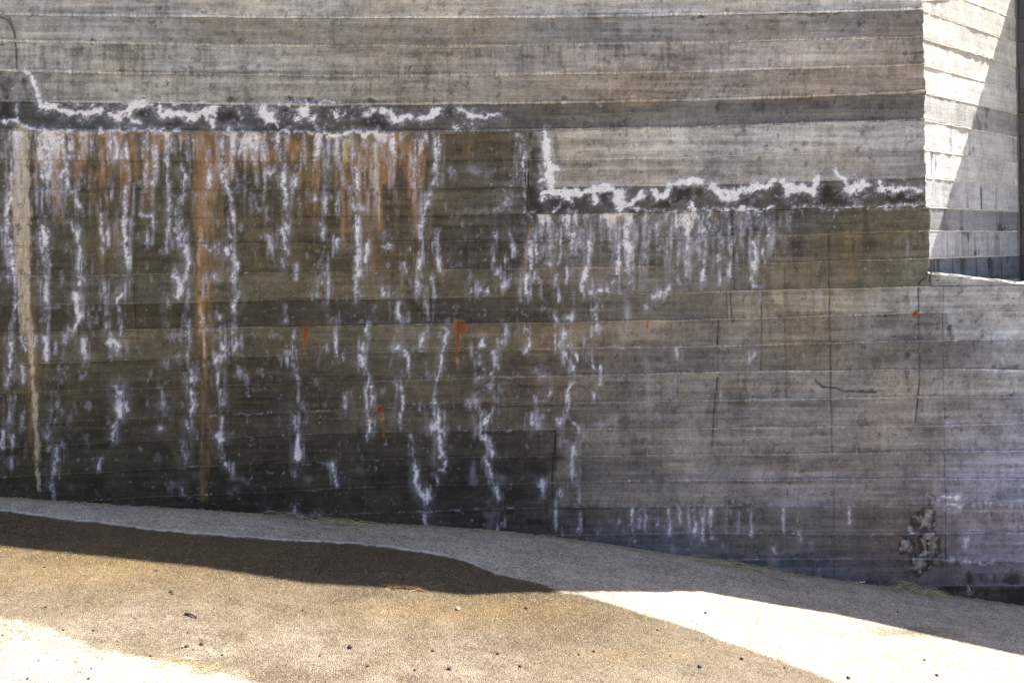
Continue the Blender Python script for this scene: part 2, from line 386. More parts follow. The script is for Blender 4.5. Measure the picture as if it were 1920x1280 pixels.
read(JW, """.75 5 170,105 530,98; .75 5 100,265 500,262; .7 5 500,262 750,255; .8 7 790,250 830,250; .85 6 380,585 740,575; .7 5 740,575 1330,550; .7 5 1330,550 1900,545; .75 6 600,1060 1900,1010; .7 5 280,1075 640,1060; .6 5 1450,95 1600,90; .6 4 0,930 400,910; .5 4 1000,420 1900,400""", 0, 430, wk=0.8, warp=0.4)
# middle sheet
read(E, """.9 18 90,0 95,80; .9 12 150,90 130,180; .95 20 95,110 90,180 95,250; .8 10 80,260 80,340; .9 22 90,360; .8 10 150,210; .8 10 445,0 450,60; .8 14 445,90 440,200 445,270; .7 16 425,290 430,350 445,400; .6 24 470,320; .8 16 460,340 470,420 480,510;
 .8 7 490,540 485,580; .8 10 460,590 450,650; .85 5 530,0 530,80 540,160 555,230; .6 6 500,270 510,340 520,370; .7 20 240,350; .7 12 290,350; .6 10 350,200 360,220; .7 24 310,430 320,480 350,505; .6 12 380,120; .9 8 230,95 270,98;
 .7 14 125,460; .85 12 150,510 140,570; .85 12 120,620 120,680; .8 18 105,700 115,750; .8 6 130,780 155,840; .9 5 155,850 140,930 140,1000; .9 5 170,870 170,980; .9 14 155,1030 150,1140; .6 10 150,1160; .8 20 150,1000; .8 12 10,700 10,730; .6 18 25,920 20,1000;
 .7 20 315,660; .8 12 350,690 380,720 365,780; .7 7 385,800; .9 12 330,840 335,920 345,1000; .7 8 325,1000 330,1050; .7 14 320,1060 325,1110; .6 12 390,1140 400,1240; .8 18 425,995; .6 20 370,1010;
 .95 6 570,545 595,570 570,600 580,640 560,680; .95 9 560,700 550,780 535,820; .95 9 535,820 530,900 525,950 540,970; .9 18 545,980; .95 14 540,1010 550,1050 520,1090 560,1120; .95 13 545,1150 550,1220 575,1270; .9 5 495,965 575,955; .8 32 520,1100;
 .9 16 850,20 870,40; .8 10 850,100 845,210; .7 28 870,230; .9 5 940,0 945,60 955,120; .9 5 955,130 920,170 935,220; .95 20 730,350; .95 24 770,340 815,340; .7 8 730,370; .7 12 950,280 910,310; .5 10 900,270 950,265;
 1 20 780,630 770,660; .95 18 745,670; .8 12 800,640; .8 16 770,715; .7 14 765,745; .95 12 930,560 910,610 890,640; .6 22 935,560; .8 12 845,690 855,730; .95 12 860,750 830,810; .6 10 790,780; .7 14 820,860; .9 18 770,835; .7 12 840,850 830,890; .5 10 880,870 890,900;
 .6 9 855,930 850,970; .95 14 755,950 755,980; .7 16 720,970; .8 7 770,980 790,1040; .95 14 850,1000 840,1030 800,1070 770,1120; .9 6 780,1160 820,1165; .95 11 820,1170 840,1260; .6 10 775,1160; .9 5 1035,530 1035,560; .9 6 1050,610 1030,680;
 .8 20 1065,60 1060,200; .8 10 1095,80 1090,200; .9 22 1040,250 1035,360; .8 12 1080,230 1070,300; .7 8 1100,260 1110,370; .6 8 1030,340; .7 25 1160,0 1160,200; .8 15 1200,0 1190,150; .8 12 1230,0 1215,200; .7 12 1290,0 1285,120; .6 12 1320,0 1330,100; .7 10 1260,210 1255,280;
 .8 10 1200,250 1195,320; .8 8 1210,340 1215,380; .6 8 1140,100 1140,200; .8 8 1380,80 1375,150 1390,210; .9 16 1370,220 1340,300 1350,360; .95 30 1400,345 1450,350; .75 28 1410,270; .8 8 1480,320 1490,350; .8 14 1410,390 1420,440; .9 14 1400,440 1430,520 1420,570; .6 6 1440,390 1455,430;
 .8 10 1450,560 1400,580 1370,610; .8 16 1380,640; .8 16 1390,670 1380,730 1410,770; .8 16 1440,760 1450,800; .8 8 1445,830 1440,880; .8 7 1405,900 1410,950; .9 55 1590,80 1600,130; .9 16 1580,-30 1590,50; .85 16 1550,90 1545,250; .75 50 1600,150 1595,250; .65 40 1600,250 1600,330; .7 20 1520,290; .95 14 1610,290;
 .7 8 1715,80 1720,150; .9 8 1705,160; .8 6 1780,90 1810,125; .6 8 1870,190 1850,240; .8 14 1870,245 1890,300; .8 10 1830,310 1800,350; .7 18 1740,370 1810,355; .7 14 1290,490 1270,500; .6 16 1095,450; .6 10 1135,440; .8 8 1185,460 1205,520; .75 24 1240,590 1215,640; .8 14 1200,600; .85 12 1260,650;
 .8 14 1245,690 1260,740; .85 12 1290,760 1295,790; .8 8 1305,680 1320,730; .7 8 1070,790; .8 16 1130,820; .7 12 1160,910 1130,960; .6 5 1075,940 1075,970; .8 8 1290,850 1250,930; .85 14 1260,910 1265,960; .8 10 1265,980 1255,1050; .9 10 1200,1070 1260,1060 1320,1100 1325,1140; .8 14 1320,1150 1290,1230; .7 20 1250,1180;
 .6 20 1300,1240; .7 20 1215,1080; .9 24 1060,1040 1070,1080; .7 8 1130,1010 1130,1050; .9 8 1705,430; .6 12 1700,440; .8 6 1870,670 1880,720; .6 12 1860,850 1850,940; .9 10 1570,825""", 640, 430)
read(JW, """.8 6 560,232 1000,225; .75 6 0,695 200,690; .6 5 200,690 700,685; .8 7 720,830 860,825; .8 6 0,1000 560,990; .7 6 860,828 1000,820; .6 5 570,980 1200,965; .7 5 720,1125 1180,1115; .7 5 1270,660 1900,655; .6 5 1500,205 1900,200; .6 5 560,75 1000,72; .6 5 1300,810 1900,808; .5 5 560,520 1900,510; .5 4 540,380 1000,370; .6 5 1000,355 1900,350""", 640, 430, wk=0.8, warp=0.4)
read(ES, """.6 30 500,410 540,450; .5 30 480,800; .6 40 510,1110; .5 40 520,1220; .6 50 740,1060; .6 34 740,1150; .6 24 1440,590; .7 50 1600,380 1600,500; .4 60 1560,560 1600,700; .3 50 1590,800 1590,1000; .6 40 1450,1090 1560,1060; .5 34 1600,1070 1800,1050; .5 40 1500,580; .35 60 1700,700 1720,1000; .4 30 1420,870; .45 60 1680,320;
 .4 40 1200,1050 1260,1200; .35 90 1750,1150""", 640, 430)
# middle right sheet
read(E, """.8 25 25,0 20,130; .8 14 20,150 15,260; .8 25 130,0 130,100; .8 18 130,120 110,290; .6 10 200,100 200,180; .7 10 270,0 275,100; .8 16 265,200 265,290; .7 12 205,230 210,290; .9 14 390,70 410,110; .9 18 400,130 420,170; .95 22 400,180 390,270; .9 14 400,300 430,325; .8 5 480,30 450,80 455,200;
 .7 5 430,350 440,400; .8 14 410,680 370,720; .6 8 675,680 675,740; .6 10 320,840 320,880; .75 8 185,870; .7 8 320,830; .65 6 205,910; .5 12 1790,730; .6 12 1630,1220; .5 18 1480,1080""", 1280, 430)
read(ES, """.7 36 770,180 770,400; .5 24 735,300; .5 14 1260,60 1250,200; .45 30 620,50; .6 36 1640,990 1780,990 1850,960; .55 15 1510,730 1700,730; .4 16 1460,465 1900,455; .4 40 1480,1080; .35 60 1600,1120 1700,1200; .4 30 1200,60; .35 20 1060,60 1040,200; .3 60 1500,360; .3 60 1600,1180""", 1280, 430)
# foot of the wall
read(E, """.9 18 305,0 295,110; .9 12 320,30; .8 10 285,120 285,190 300,235; .7 8 560,30 545,90; .6 24 50,60; .7 16 1005,190 1020,230; .6 14 1030,20; .9 12 1240,0 1240,40 1300,85; .6 12 1300,210; .5 12 1660,20; .8 6 1640,280 1640,310; .7 10 1850,60 1880,190; .6 12 1895,130; .6 12 1640,100 1650,130""", 0, 850)
read(ES, """.6 50 960,180; .5 40 1300,120 1380,150; .6 44 1720,140; .4 40 1500,330 1850,345; .4 50 880,30; .4 40 1100,130; .35 30 400,190""", 0, 850)
read(E, """.85 14 395,0 415,100 415,170; .85 16 430,180 460,240; .8 14 480,210 480,280; .85 16 460,350 480,385; .95 22 550,30; .85 8 580,50 585,80 530,110 540,160; .95 11 810,20 840,140; .95 10 840,150 880,245; .85 10 905,380 870,420; .9 14 1120,160 1130,230; .8 14 1100,180; .9 10 1210,215 1190,270; .6 16 1220,220;
 .9 16 1290,0 1295,120; .8 12 1310,160 1320,250; .9 10 1200,330 1190,360 1230,440; .8 12 1330,370 1325,430; .6 10 1550,380; .7 7 1620,300 1625,490; .6 6 1665,310 1670,420; .6 6 1700,320 1705,430; .6 12 1765,305 1760,400; .7 7 1830,310 1832,470; .7 7 1890,310 1892,380; .5 20 1420,430; .5 16 1560,430""", 640, 850)
read(ES, """.5 44 900,150; .75 56 800,290 850,360; .6 40 830,400; .5 40 740,60 740,150; .5 28 660,370; .4 80 1150,320 1300,400; .4 50 1500,370; .4 60 1750,340; .5 40 1850,530; .4 60 1650,400; .35 50 100,80""", 640, 850)
read(E, """.6 7 30,300 35,430; .75 14 60,310 70,440; .8 8 110,310 115,500; .8 8 155,310 155,430; .7 9 255,310 250,440; .75 8 315,340 318,440; .65 14 380,310 380,440; .7 6 560,310 565,430; .6 7 930,300 935,390; .95 26 1395,260; .8 8 1410,250 1460,240 1540,235; .6 8 1510,290 1580,305; .9 20 1585,490; .6 10 1280,435;
 .6 6 1060,440; .6 10 800,300; .6 6 165,440 170,480; .5 8 650,440 655,480; .8 7 1430,290 1900,285; .7 6 1450,600 1650,605 1700,625 1740,605; .6 7 500,530 530,565; .5 16 1640,210; .5 14 230,520; .5 14 360,545; .8 8 1595,755 1595,770""", 1280, 850)
read(JW, """.9 8 0,290 560,288; .7 7 560,288 850,290; .6 6 850,290 1250,290; .6 5 0,440 1400,440; .5 5 1430,440 1900,440; .5 5 1430,140 1900,138; .5 4 0,140 900,140""", 1280, 850, wk=0.8, warp=0.4)
read(JW, """.7 6 0,340 600,320; .7 6 600,318 960,300; .8 7 1300,300 1900,285; .6 5 0,190 1100,165; .5 5 1200,150 1900,150; .6 6 1240,445 1900,440; .6 5 0,35 500,25; .5 5 700,15 1900,0""", 640, 850, wk=0.8, warp=0.4)
read(JW, """.7 5 340,115 1100,75 1900,52; .7 5 1040,240 1500,215 1900,200; .6 4 0,1085 0,1085""", 0, 850, wk=0.8, warp=0.4)
read(ES, """.45 50 220,520; .45 50 730,510; .5 70 740,640; .4 60 500,600; .45 60 1600,180 1800,190; .4 40 1500,370 1800,360; .4 60 1700,560; .4 30 790,190; .4 40 80,520; .35 60 1050,360""", 1280, 850)

# curtain of lime under the upper joint, and scattered flecks
below = (PY - np.interp(PX, [-140, 640, 980], [244, 249, 248]))
cur = np.exp(-np.clip(below, 0, 400) / 72.0) * (below > 0) * sstep(840, 800, PX)
below2 = PY - np.interp(PX, [985, 1280, 1735], [402, 398, 388])
cur2 = np.exp(-np.clip(below2, 0, 400) / 62.0) * (below2 > 0) * (PX > 985) * sstep(1540, 1380, PX) * 0.85
curtain = np.maximum(cur, cur2) * sstep(0.36, 0.66, 0.5 * N_v + 0.5 * N_v2) * 0.9
fleck = sstep(0.76, 0.90, fbm(RH, RW, 13, 6, 4, 0.65, 21)) * sstep(1500, 700, PX) * (COURSE >= 1) * sstep(960, 700, PY) * 0.75
low = (((PX < 985) & (below > 0)) | ((PX >= 985) & (below2 > 0))).astype(np.float32)
fleck *= low

rw = np.random.default_rng(808); white = rw.random((RH, RW)).astype(np.float32)
norm = lambda n, sd: (n - n.mean()) / n.std() * sd + 0.5
N_s = 0.42 * fbm(RH, RW, 7, 4, 3, 0.7, 22) + 0.30 * N_v + 0.28 * white
N_s = norm(N_s, 0.25)
N_p = 0.55 * fbm(RH, RW, 5, 5, 3, 0.75, 25) + 0.45 * white
N_p = norm(N_p, 0.25)
N_k = norm(0.7 * N_m + 0.3 * N_v, 0.25)
Ex = np.maximum(E, curtain)
Ev = Ex * (0.62 + 0.62 * sstep(0.25, 0.75, 0.5 * N_v2 + 0.5 * N_m))
Em = sstep(0.38, 0.76, Ev * 0.94 + (N_s - 0.5) * 0.78 + (N_k - 0.5) * 0.40) * sstep(0.04, 0.22, Ex)
rim = np.exp(-((Ex - 0.24) / 0.12) ** 2) * (Ex > 0.04) * sstep(0.45, 0.75, N_s)
Em = Em * (0.34 + 0.34 * N_f + 0.26 * white) * (0.7 + 0.3 * sstep(0.4, 0.95, Ev)) + 0.10 * sstep(0.0, 0.5, Ex) * (0.4 + N_s)
runs = sstep(0.60, 0.80, norm(fbm(RH, RW, 42, 2.6, 3, 0.6, 61), 0.2)) * sstep(0.05, 0.55, np.maximum(EH * 0.9, curtain)) * low
Em = np.maximum(Em, runs * (0.18 + 0.45 * N_f + 0.2 * white))
Em = np.maximum(np.clip(Em * 1.22, 0, 1), 0.34 * EH * np.clip(0.30 + (N_k - 0.5) * 1.6 + (N_s - 0.5) * 1.1, 0, 1))
Em = np.maximum(np.maximum(Em, rim * 0.5), fleck * (0.15 + 0.3 * N_f))
EBm = sstep(0.40, 0.64, EB * 1.08 + (N_p - 0.5) * 0.60 + (N_k - 0.5) * 0.16)
EBm = np.maximum(EBm * (0.92 + 0.16 * N_f), 0.75 * sstep(0.46, 0.95, EBH * 0.95 + (N_p - 0.5) * 1.0) * (0.45 + 0.5 * white))
EBm = np.maximum(EBm, 0.15 * sstep(0.0, 0.7, EBH) * (0.3 + N_p * 0.9))
ESm = sstep(0.02, 0.8, ES) * np.clip(0.5 + 1.5 * (N_k - 0.5) + 0.8 * (N_g - 0.5), 0, 1.3) * 0.36
JWm = sstep(0.42, 0.95, JW * (0.15 + 1.0 * norm(fbm(RH, RW, 4, 10, 3, 0.7, 23), 0.25)) + (norm(fbm(RH, RW, 30, 40, 3, 0.6, 24), 0.2) - 0.5) * 0.5 * (JW > 0.05)) * (0.35 + 0.4 * white)
STAIN_R = np.clip(np.maximum.reduce([Em, EBm * 1.0, ESm, JWm]), 0, 1)

# rust at the form ties

read(R, "1 40 665,545; .7 14 650,580 645,680; .4 14 645,680 650,770; 1 22 217,1005; .8 20 218,1005 222,1040; .45 18 226,1060 238,1150; .55 10 1710,515 1710,545", 640, 430, warp=0.5)
read(R, "1 16 1707,555 1700,600; .6 12 1697,610 1700,660; .35 12 1702,660 1712,730; .8 7 950,420", 0, 430, warp=0.5)
read(R, ".8 24 1298,475; .35 16 1290,500; .5 10 1843,385; .3 10 1820,410 1780,440", 1280, 430, warp=0.5)
read(R, ".6 12 890,597; .4 10 495,595 490,640; .35 14 1400,600; .3 10 1440,480 1435,600; .3 8 1480,745 1700,745", 1280, 850, warp=0.6)
read(R, ".45 14 740,770 740,840; .4 10 480,800; .3 10 325,800 325,890; .5 20 1108,1010; .3 24 1200,900 1200,1000; .35 20 1890,920", 0, 0)
read(R, ".4 10 1045,80 1030,200; .3 8 1170,0 1175,200; .3 6 1190,230 1195,300; .25 14 1060,10", 640, 430)
STAIN_G = sstep(0.04, 0.75, R * (0.75 + 0.5 * N_f))

# ochre and brown run-off
O = zero()
read(O, """.9 60 1130,770 1120,1000 1120,1300; .6 44 1190,780 1200,1100; .7 30 740,760 745,850; .6 26 480,760 480,880; .6 26 325,760 325,930; .6 34 560,770 590,900; .5 50 500,960 560,1240; .5 50 520,1100; .7 36 1620,780 1640,880; .7 40 1700,800 1720,900; .6 40 1730,900 1720,1060;
 .5 26 1890,880 1880,1050; .4 60 850,930; .35 50 700,960; .3 90 560,1200; .5 30 600,900 590,1100; .5 30 1000,950; .4 50 1020,800""", 0, 0, wk=1.15)
read(O, """.8 50 260,800 240,1000; .8 40 190,800 200,1060; .7 30 210,1060 215,1280; .7 34 400,800 410,1060; .65 24 410,1060 420,1280; .6 40 350,830; .6 30 140,900; .7 24 15,900 15,1280; .4 100 300,980; .35 40 50,1150; .5 26 500,1000; .5 30 1060,1240 1040,1280; .3 40 1200,1240""", 640, 0, wk=1.15)
read(O, """.75 60 1120,0 1130,280 1130,560; .4 50 1200,0 1210,180; .45 30 1140,560 1145,760; .5 44 1140,760 1140,1280; .4 24 1190,60; .3 60 500,40 520,200; .3 40 560,500; .25 90 1850,150; .4 40 150,560 160,720; .35 30 60,915 400,912; .3 50 1700,250""", 0, 430, wk=1.15)
read(O, """.6 24 10,0 20,120; .6 26 1050,0 1040,180; .5 20 1020,180 1010,340; .35 60 200,150; .35 30 420,100 420,420; .3 50 330,300; .45 20 1110,0 1105,200; .45 16 1180,0 1180,230; .3 90 900,330; .25 80 750,640""", 640, 430, wk=1.15)
read(O, """.5 20 70,1180 75,1280; .5 22 190,1190 190,1280; .5 18 320,1190 325,1280; .35 30 1130,1200 1130,1280; .3 60 900,1240""", 1280, 0, wk=1.15)
read(O, """.4 40 30,0 60,280; .4 60 1130,40 1140,200; .35 34 1150,200 1160,320; .35 90 940,60 950,250; .4 40 1660,440; .3 30 220,0 230,300""", 1280, 430, wk=1.15)
read(O, """.5 50 1150,0 1130,240; .25 60 350,60; .2 90 60,200""", 0, 850, wk=1.15)
read(O, ".75 120 1140,770 1140,1290; .5 70 1210,780 1220,1250; .6 70 340,770 330,960; .5 60 480,770 490,1000; .55 60 740,770 745,1000", 0, 0, wk=0.9)
read(O, ".5 110 130,0 150,560; .55 100 160,560 200,1280; .5 140 1140,0 1150,700; .4 110 1145,700 1150,1290; .6 90 1130,0 1135,560; .4 80 1200,0 1220,260; .4 70 1145,560 1150,1280; .35 60 560,0 580,260; .4 120 150,300 150,700", 0, 430, wk=0.9)
read(O, ".5 60 30,820 25,1290; .5 60 210,1060 220,1290; .45 60 410,1060 425,1290; .4 50 280,1060 270,1200", 640, 0, wk=0.9)
read(O, ".75 130 1660,820; .7 110 1500,860; .75 120 900,800; .6 120 620,830 560,1000; .5 130 1700,1000; .5 140 300,880; .4 90 260,1100", 0, 0, wk=1.0)
read(O, ".8 110 200,830 220,960; .75 100 360,820 380,980; .5 90 130,1000 160,1200; .45 90 330,1120; .4 120 700,820", 640, 0, wk=1.0)
wash = np.exp(-np.clip(below, 0, 700) / 190.0) * (below > 0) * sstep(835, 800, PX) * sstep(0.28, 0.70, 0.65 * N_v2 + 0.35 * N_b) * 1.0
wash2 = np.exp(-np.clip(below2, 0, 700) / 60.0) * (below2 > 0) * (PX > 985) * sstep(1500, 1300, PX) * sstep(0.5, 0.8, N_v2) * 0.7
O = np.maximum(np.maximum(O, wash), wash2)
STAIN_B = np.clip(sstep(0.02, 0.95, O * (0.55 + 0.9 * N_v)) * 0.95, 0, 1)

C = zero()                                     # pale cream run
read(C, """1 86 128,745 130,1300; .5 16 1730,800 1725,1060; .6 14 1120,900 1105,1020""", 0, 0, warp=0.5)
read(C, """1 76 130,-20 132,250; .9 64 135,250 138,430; .8 60 140,430 146,560; .4 60 165,560 175,930; .4 60 190,930 210,1280; .8 26 155,250 160,540; .85 30 166,555 172,750; .75 28 178,750 185,930; .95 36 190,930 195,1090; .75 30 196,1090 206,1160; .9 40 208,1150 212,1280; .5 50 1110,-10 1105,180; .35 30 1120,180 1120,560; .5 18 1145,560 1140,760""", 0, 430, warp=0.5)
read(C, ".8 30 205,0 215,200; .4 30 210,200 220,260", 0, 850, warp=0.5)
read(C, ".8 24 192,800 205,1060; .5 14 210,1060 215,1280; .5 16 260,800 255,1060; .5 14 405,830 408,1060; .5 10 300,940 315,800; .5 12 225,850", 640, 0, warp=0.6)
read(C, ".5 26 1170,712; .3 20 1110,690", 640, 430)
STAIN2_R = sstep(0.10, 0.85, C * (0.75 + 0.4 * N_v) + (N_s - 0.5) * 0.30 * sstep(0, .2, C) + (N_v2 - 0.5) * 0.5 * sstep(0, .2, C)) * (0.75 + 0.35 * N_m)
BL = zero(); read(BL, ".62 9 133,85 140,310", 640, 850, warp=0.3)
YG = zero(); read(YG, ".9 34 20,790 25,900; .5 26 1070,780 1060,840", 640, 0); read(YG, ".4 14 1655,450 1660,480", 1280, 850)

# dark damp, cracks, drip lines
read(D, """.75 60 120,420 150,480 170,560; .7 70 150,640 400,660; .8 60 400,680 700,690; .6 60 560,660; .85 50 800,640; .8 60 900,690 1100,700; .85 40 1230,640 1330,660; .95 46 1600,640; .85 40 1420,690 1560,710; .8 40 1800,640; .85 60 30,640 40,480; .8 40 60,560 70,450; .6 40 10,420; .5 30 235,500 280,560;
 .45 26 1280,555 1450,555; .5 26 1600,560 1900,560; .6 20 800,560; .75 7 -20,85 50,112 85,190 96,290 95,400; .5 24 105,385 130,340; .5 40 40,560; .6 8 60,100 90,180 95,350; .4 40 50,660""", 0, 0, power=2.2)
read(D, """.6 70 0,640 300,690; .55 50 600,650; .5 60 800,680; .35 50 1050,690; .75 56 1075,790 1080,900; .9 60 1075,950 1080,1180; .8 50 1130,1040; .9 60 1200,1150 1350,1130; .95 56 1470,1100; .8 30 1500,1150; .95 38 1710,1110; .8 44 1640,1170 1800,1160; .9 50 1860,1090; .8 24 1060,760; .4 24 1190,760 1200,880; .4 20 1215,960; .4 30 600,1000; .5 26 1010,1100; .5 30 0,560 240,575; .45 14 1280,1050 1400,1040; .3 14 1200,1000""", 640, 0, power=2.2)
read(D, """.75 46 20,1090; .95 46 100,1085; .8 40 60,1130; .95 50 375,1080; .95 54 510,1065; .8 44 640,1100; 1 56 790,1070; .85 50 870,1110; .8 40 1045,1070; .7 50 200,1130 400,1130; .65 44 600,1120 1000,1110; .65 40 1000,1110 1320,1110; .5 22 60,985; .4 20 480,1010; .45 26 800,960; .4 16 870,960; .35 12 1120,1010 1300,1020""", 1280, 0, power=2.2)
read(D, """.55 7 440,360 440,790; .42 7 570,200 572,600 578,950; .4 6 730,330 730,590; .6 8 815,0 820,500 832,1240; .4 8 653,420 655,580; .35 6 955,330 955,620; .6 6 1315,310 1320,600 1322,850 1295,1080; .75 7 1380,215 1360,260 1315,300; .7 6 200,500 195,650; .6 8 265,350 275,520; .5 5 285,0 285,330;
 .75 6 195,830 180,960 165,1210; .5 4 340,840 355,910; .75 5 740,840 780,880 860,885 910,900 1080,910; .3 5 690,800 690,880; .55 26 1245,385; .45 30 1250,440; .75 34 1250,700; .4 26 1250,780 1260,900; .5 24 1285,825; .5 20 1340,860; .45 16 1085,745; .7 26 150,1005; .35 40 40,1030; .4 20 1330,560;
 .4 24 345,790; .35 30 650,870; .5 8 1470,820; .35 30 1480,550 1500,640; .35 26 1550,780 1900,770; .3 40 1500,1000; .55 18 1560,950 1700,940 1900,930; .3 50 1260,1000; .4 34 230,680; .4 50 130,730; .5 34 400,400; .3 30 700,570 840,560; .4 26 1620,490; .5 3 1775,440 1820,410; .3 30 850,960; .3 40 620,960; .25 60 720,1050""", 1280, 430, power=1.8)
read(D, """.4 9 835,0 845,300 846,700; .3 6 1425,0 1430,140; .35 10 750,0 750,300; .35 8 1255,0 1255,100; .6 70 1330,300; .8 34 1290,330 1280,430; .9 26 1270,480; .9 14 1320,450 1325,540 1310,560; .95 12 1430,450 1440,540 1440,600 1425,710; .8 34 1380,560; .8 50 1220,600; .85 60 1250,680; .8 44 1400,690; .6 60 1120,700;
 .9 34 1450,740 1900,780; .85 40 1500,800; .85 50 1700,800 1900,820; .6 50 1600,690 1900,700; .5 40 1450,640; .4 60 1000,500; .45 50 860,560; .3 50 600,480; .45 60 900,200; .35 40 620,160; .4 30 500,500; .6 10 540,575 760,585; .5 10 850,585 900,600; .5 9 585,200 585,230; .45 12 1750,620 1900,610;
 .4 60 720,80; .35 60 1300,90; .4 44 1330,200; .25 80 300,220""", 1280, 850, power=1.8)
read(D, """.95 7 1180,0 1175,150 1185,300; .7 5 1180,300 1500,300; .7 90 600,60 1100,80; .7 90 600,200 1150,230; .7 80 650,350 1150,380; .5 100 300,120; .5 100 100,250; .5 60 1250,400; .4 60 1500,380; .4 60 300,320; .5 4 560,310 1170,300""", 640, 850, power=1.8)
read(D, """.75 100 60,200; .7 120 400,60; .75 130 500,160; .75 110 800,240; .7 120 900,40; .65 110 1200,160; .75 120 1500,120; .7 110 1700,270; .6 100 1850,200; .6 60 1300,270; .5 100 150,40""", 0, 850, power=1.8)
read(D, """.4 90 330,30; .45 60 340,190; .5 70 380,480; .5 80 850,480; .55 60 1450,480; .5 80 1600,480; .3 60 320,340; .45 90 550,820; .4 90 800,800; .45 100 1450,780; .5 110 500,970; .5 110 780,960; .55 110 1500,970; .55 100 700,1130; .6 120 450,1230; .6 120 850,1240; .6 110 1250,1220; .6 110 1600,1230; .5 80 60,760; .5 80 1700,1100; .35 4 763,100 770,720; .3 3 945,80 950,300; .4 24 405,815; .5 18 452,980; .5 16 1765,790; .4 5 1780,900 1785,1120; .4 3 840,840 840,1000; .3 60 1500,280; .5 20 335,70; .3 70 1350,20; .5 50 20,300; .4 60 200,830""", 0, 430, power=1.8)
read(D, """.45 80 600,30; .5 90 680,150; .3 80 600,300; .4 80 850,150; .35 90 580,450; .3 90 700,440; .4 110 650,750; .45 90 1000,720; .35 80 1060,760; .55 60 780,900; .5 60 860,890; .45 90 700,1000; .5 120 400,1200; .6 120 700,1200; .7 120 1000,1200; .6 120 900,1220; .4 90 950,1040; .45 60 1320,130; .4 60 1480,120; .4 60 1680,60; .4 50 1880,540; .3 3 1105,500 1105,660; .95 9 1195,1115 1190,1180 1185,1280; .6 6 1500,260 1540,265; .5 50 130,1250; .35 80 100,780""", 640, 430, power=1.8)
read(D, """.4 16 0,100 1330,60; .35 14 1250,80 1300,130; .45 14 1250,130; .4 26 700,530; .3 60 200,600 800,600; .4 40 1250,600""", 1280, 0, power=1.8)
# damp weeps below the main joint on the right
weep = sstep(0.52, 0.8, N_v2) * (below2 > 0) * (PX > 1180) * (PX < 1760) * np.exp(-np.clip(below2, 0, 900) / 300) * 0.55
Dm = np.clip(D * np.where((COURSE == 0) | ((COURSE == 3) & (PX > 985)), 0.55 + 0.65 * N_m, 0.25 + 0.65 * N_m + 0.65 * N_g) + (N_k - 0.5) * 0.85 * sstep(0, 0.35, D) + (N_s - 0.5) * 0.2 * sstep(0, 0.3, D), 0, 1)
STAIN_A = np.clip(np.maximum.reduce([Dm, weep, np.clip(DL * 1.75, 0, 1) * (0.55 + 0.6 * N_m) * (0.75 + 0.5 * N_f)]), 0, 1)
STAIN_A *= 1 - 0.5 * EBm

# hairline crack and drip depth, spalled patches (for the relief)
SP = zero()
read(SP, "1 80 1345,375; 1 56 1365,335; 1 56 1250,520; 1 76 1370,490; .9 64 1385,540; .9 70 1330,610; .9 50 1310,640; .9 40 1280,430; .8 30 1390,260", 1280, 850)
N_q = norm(0.5 * fbm(RH, RW, 7, 7, 4, 0.75, 51) + 0.35 * N_f + 0.15 * white, 0.25)
SPm = sstep(0.38, 0.52, SP * 0.9 + (N_q - 0.5) * 0.75)
SPd = np.clip(sstep(0.0, 0.16, SP + (N_q - 0.5) * 0.2) - SPm, 0, 1)
STAIN_A = np.maximum(STAIN_A * (1 - 0.7 * SPm), SPd * (0.62 + 0.4 * N_q))

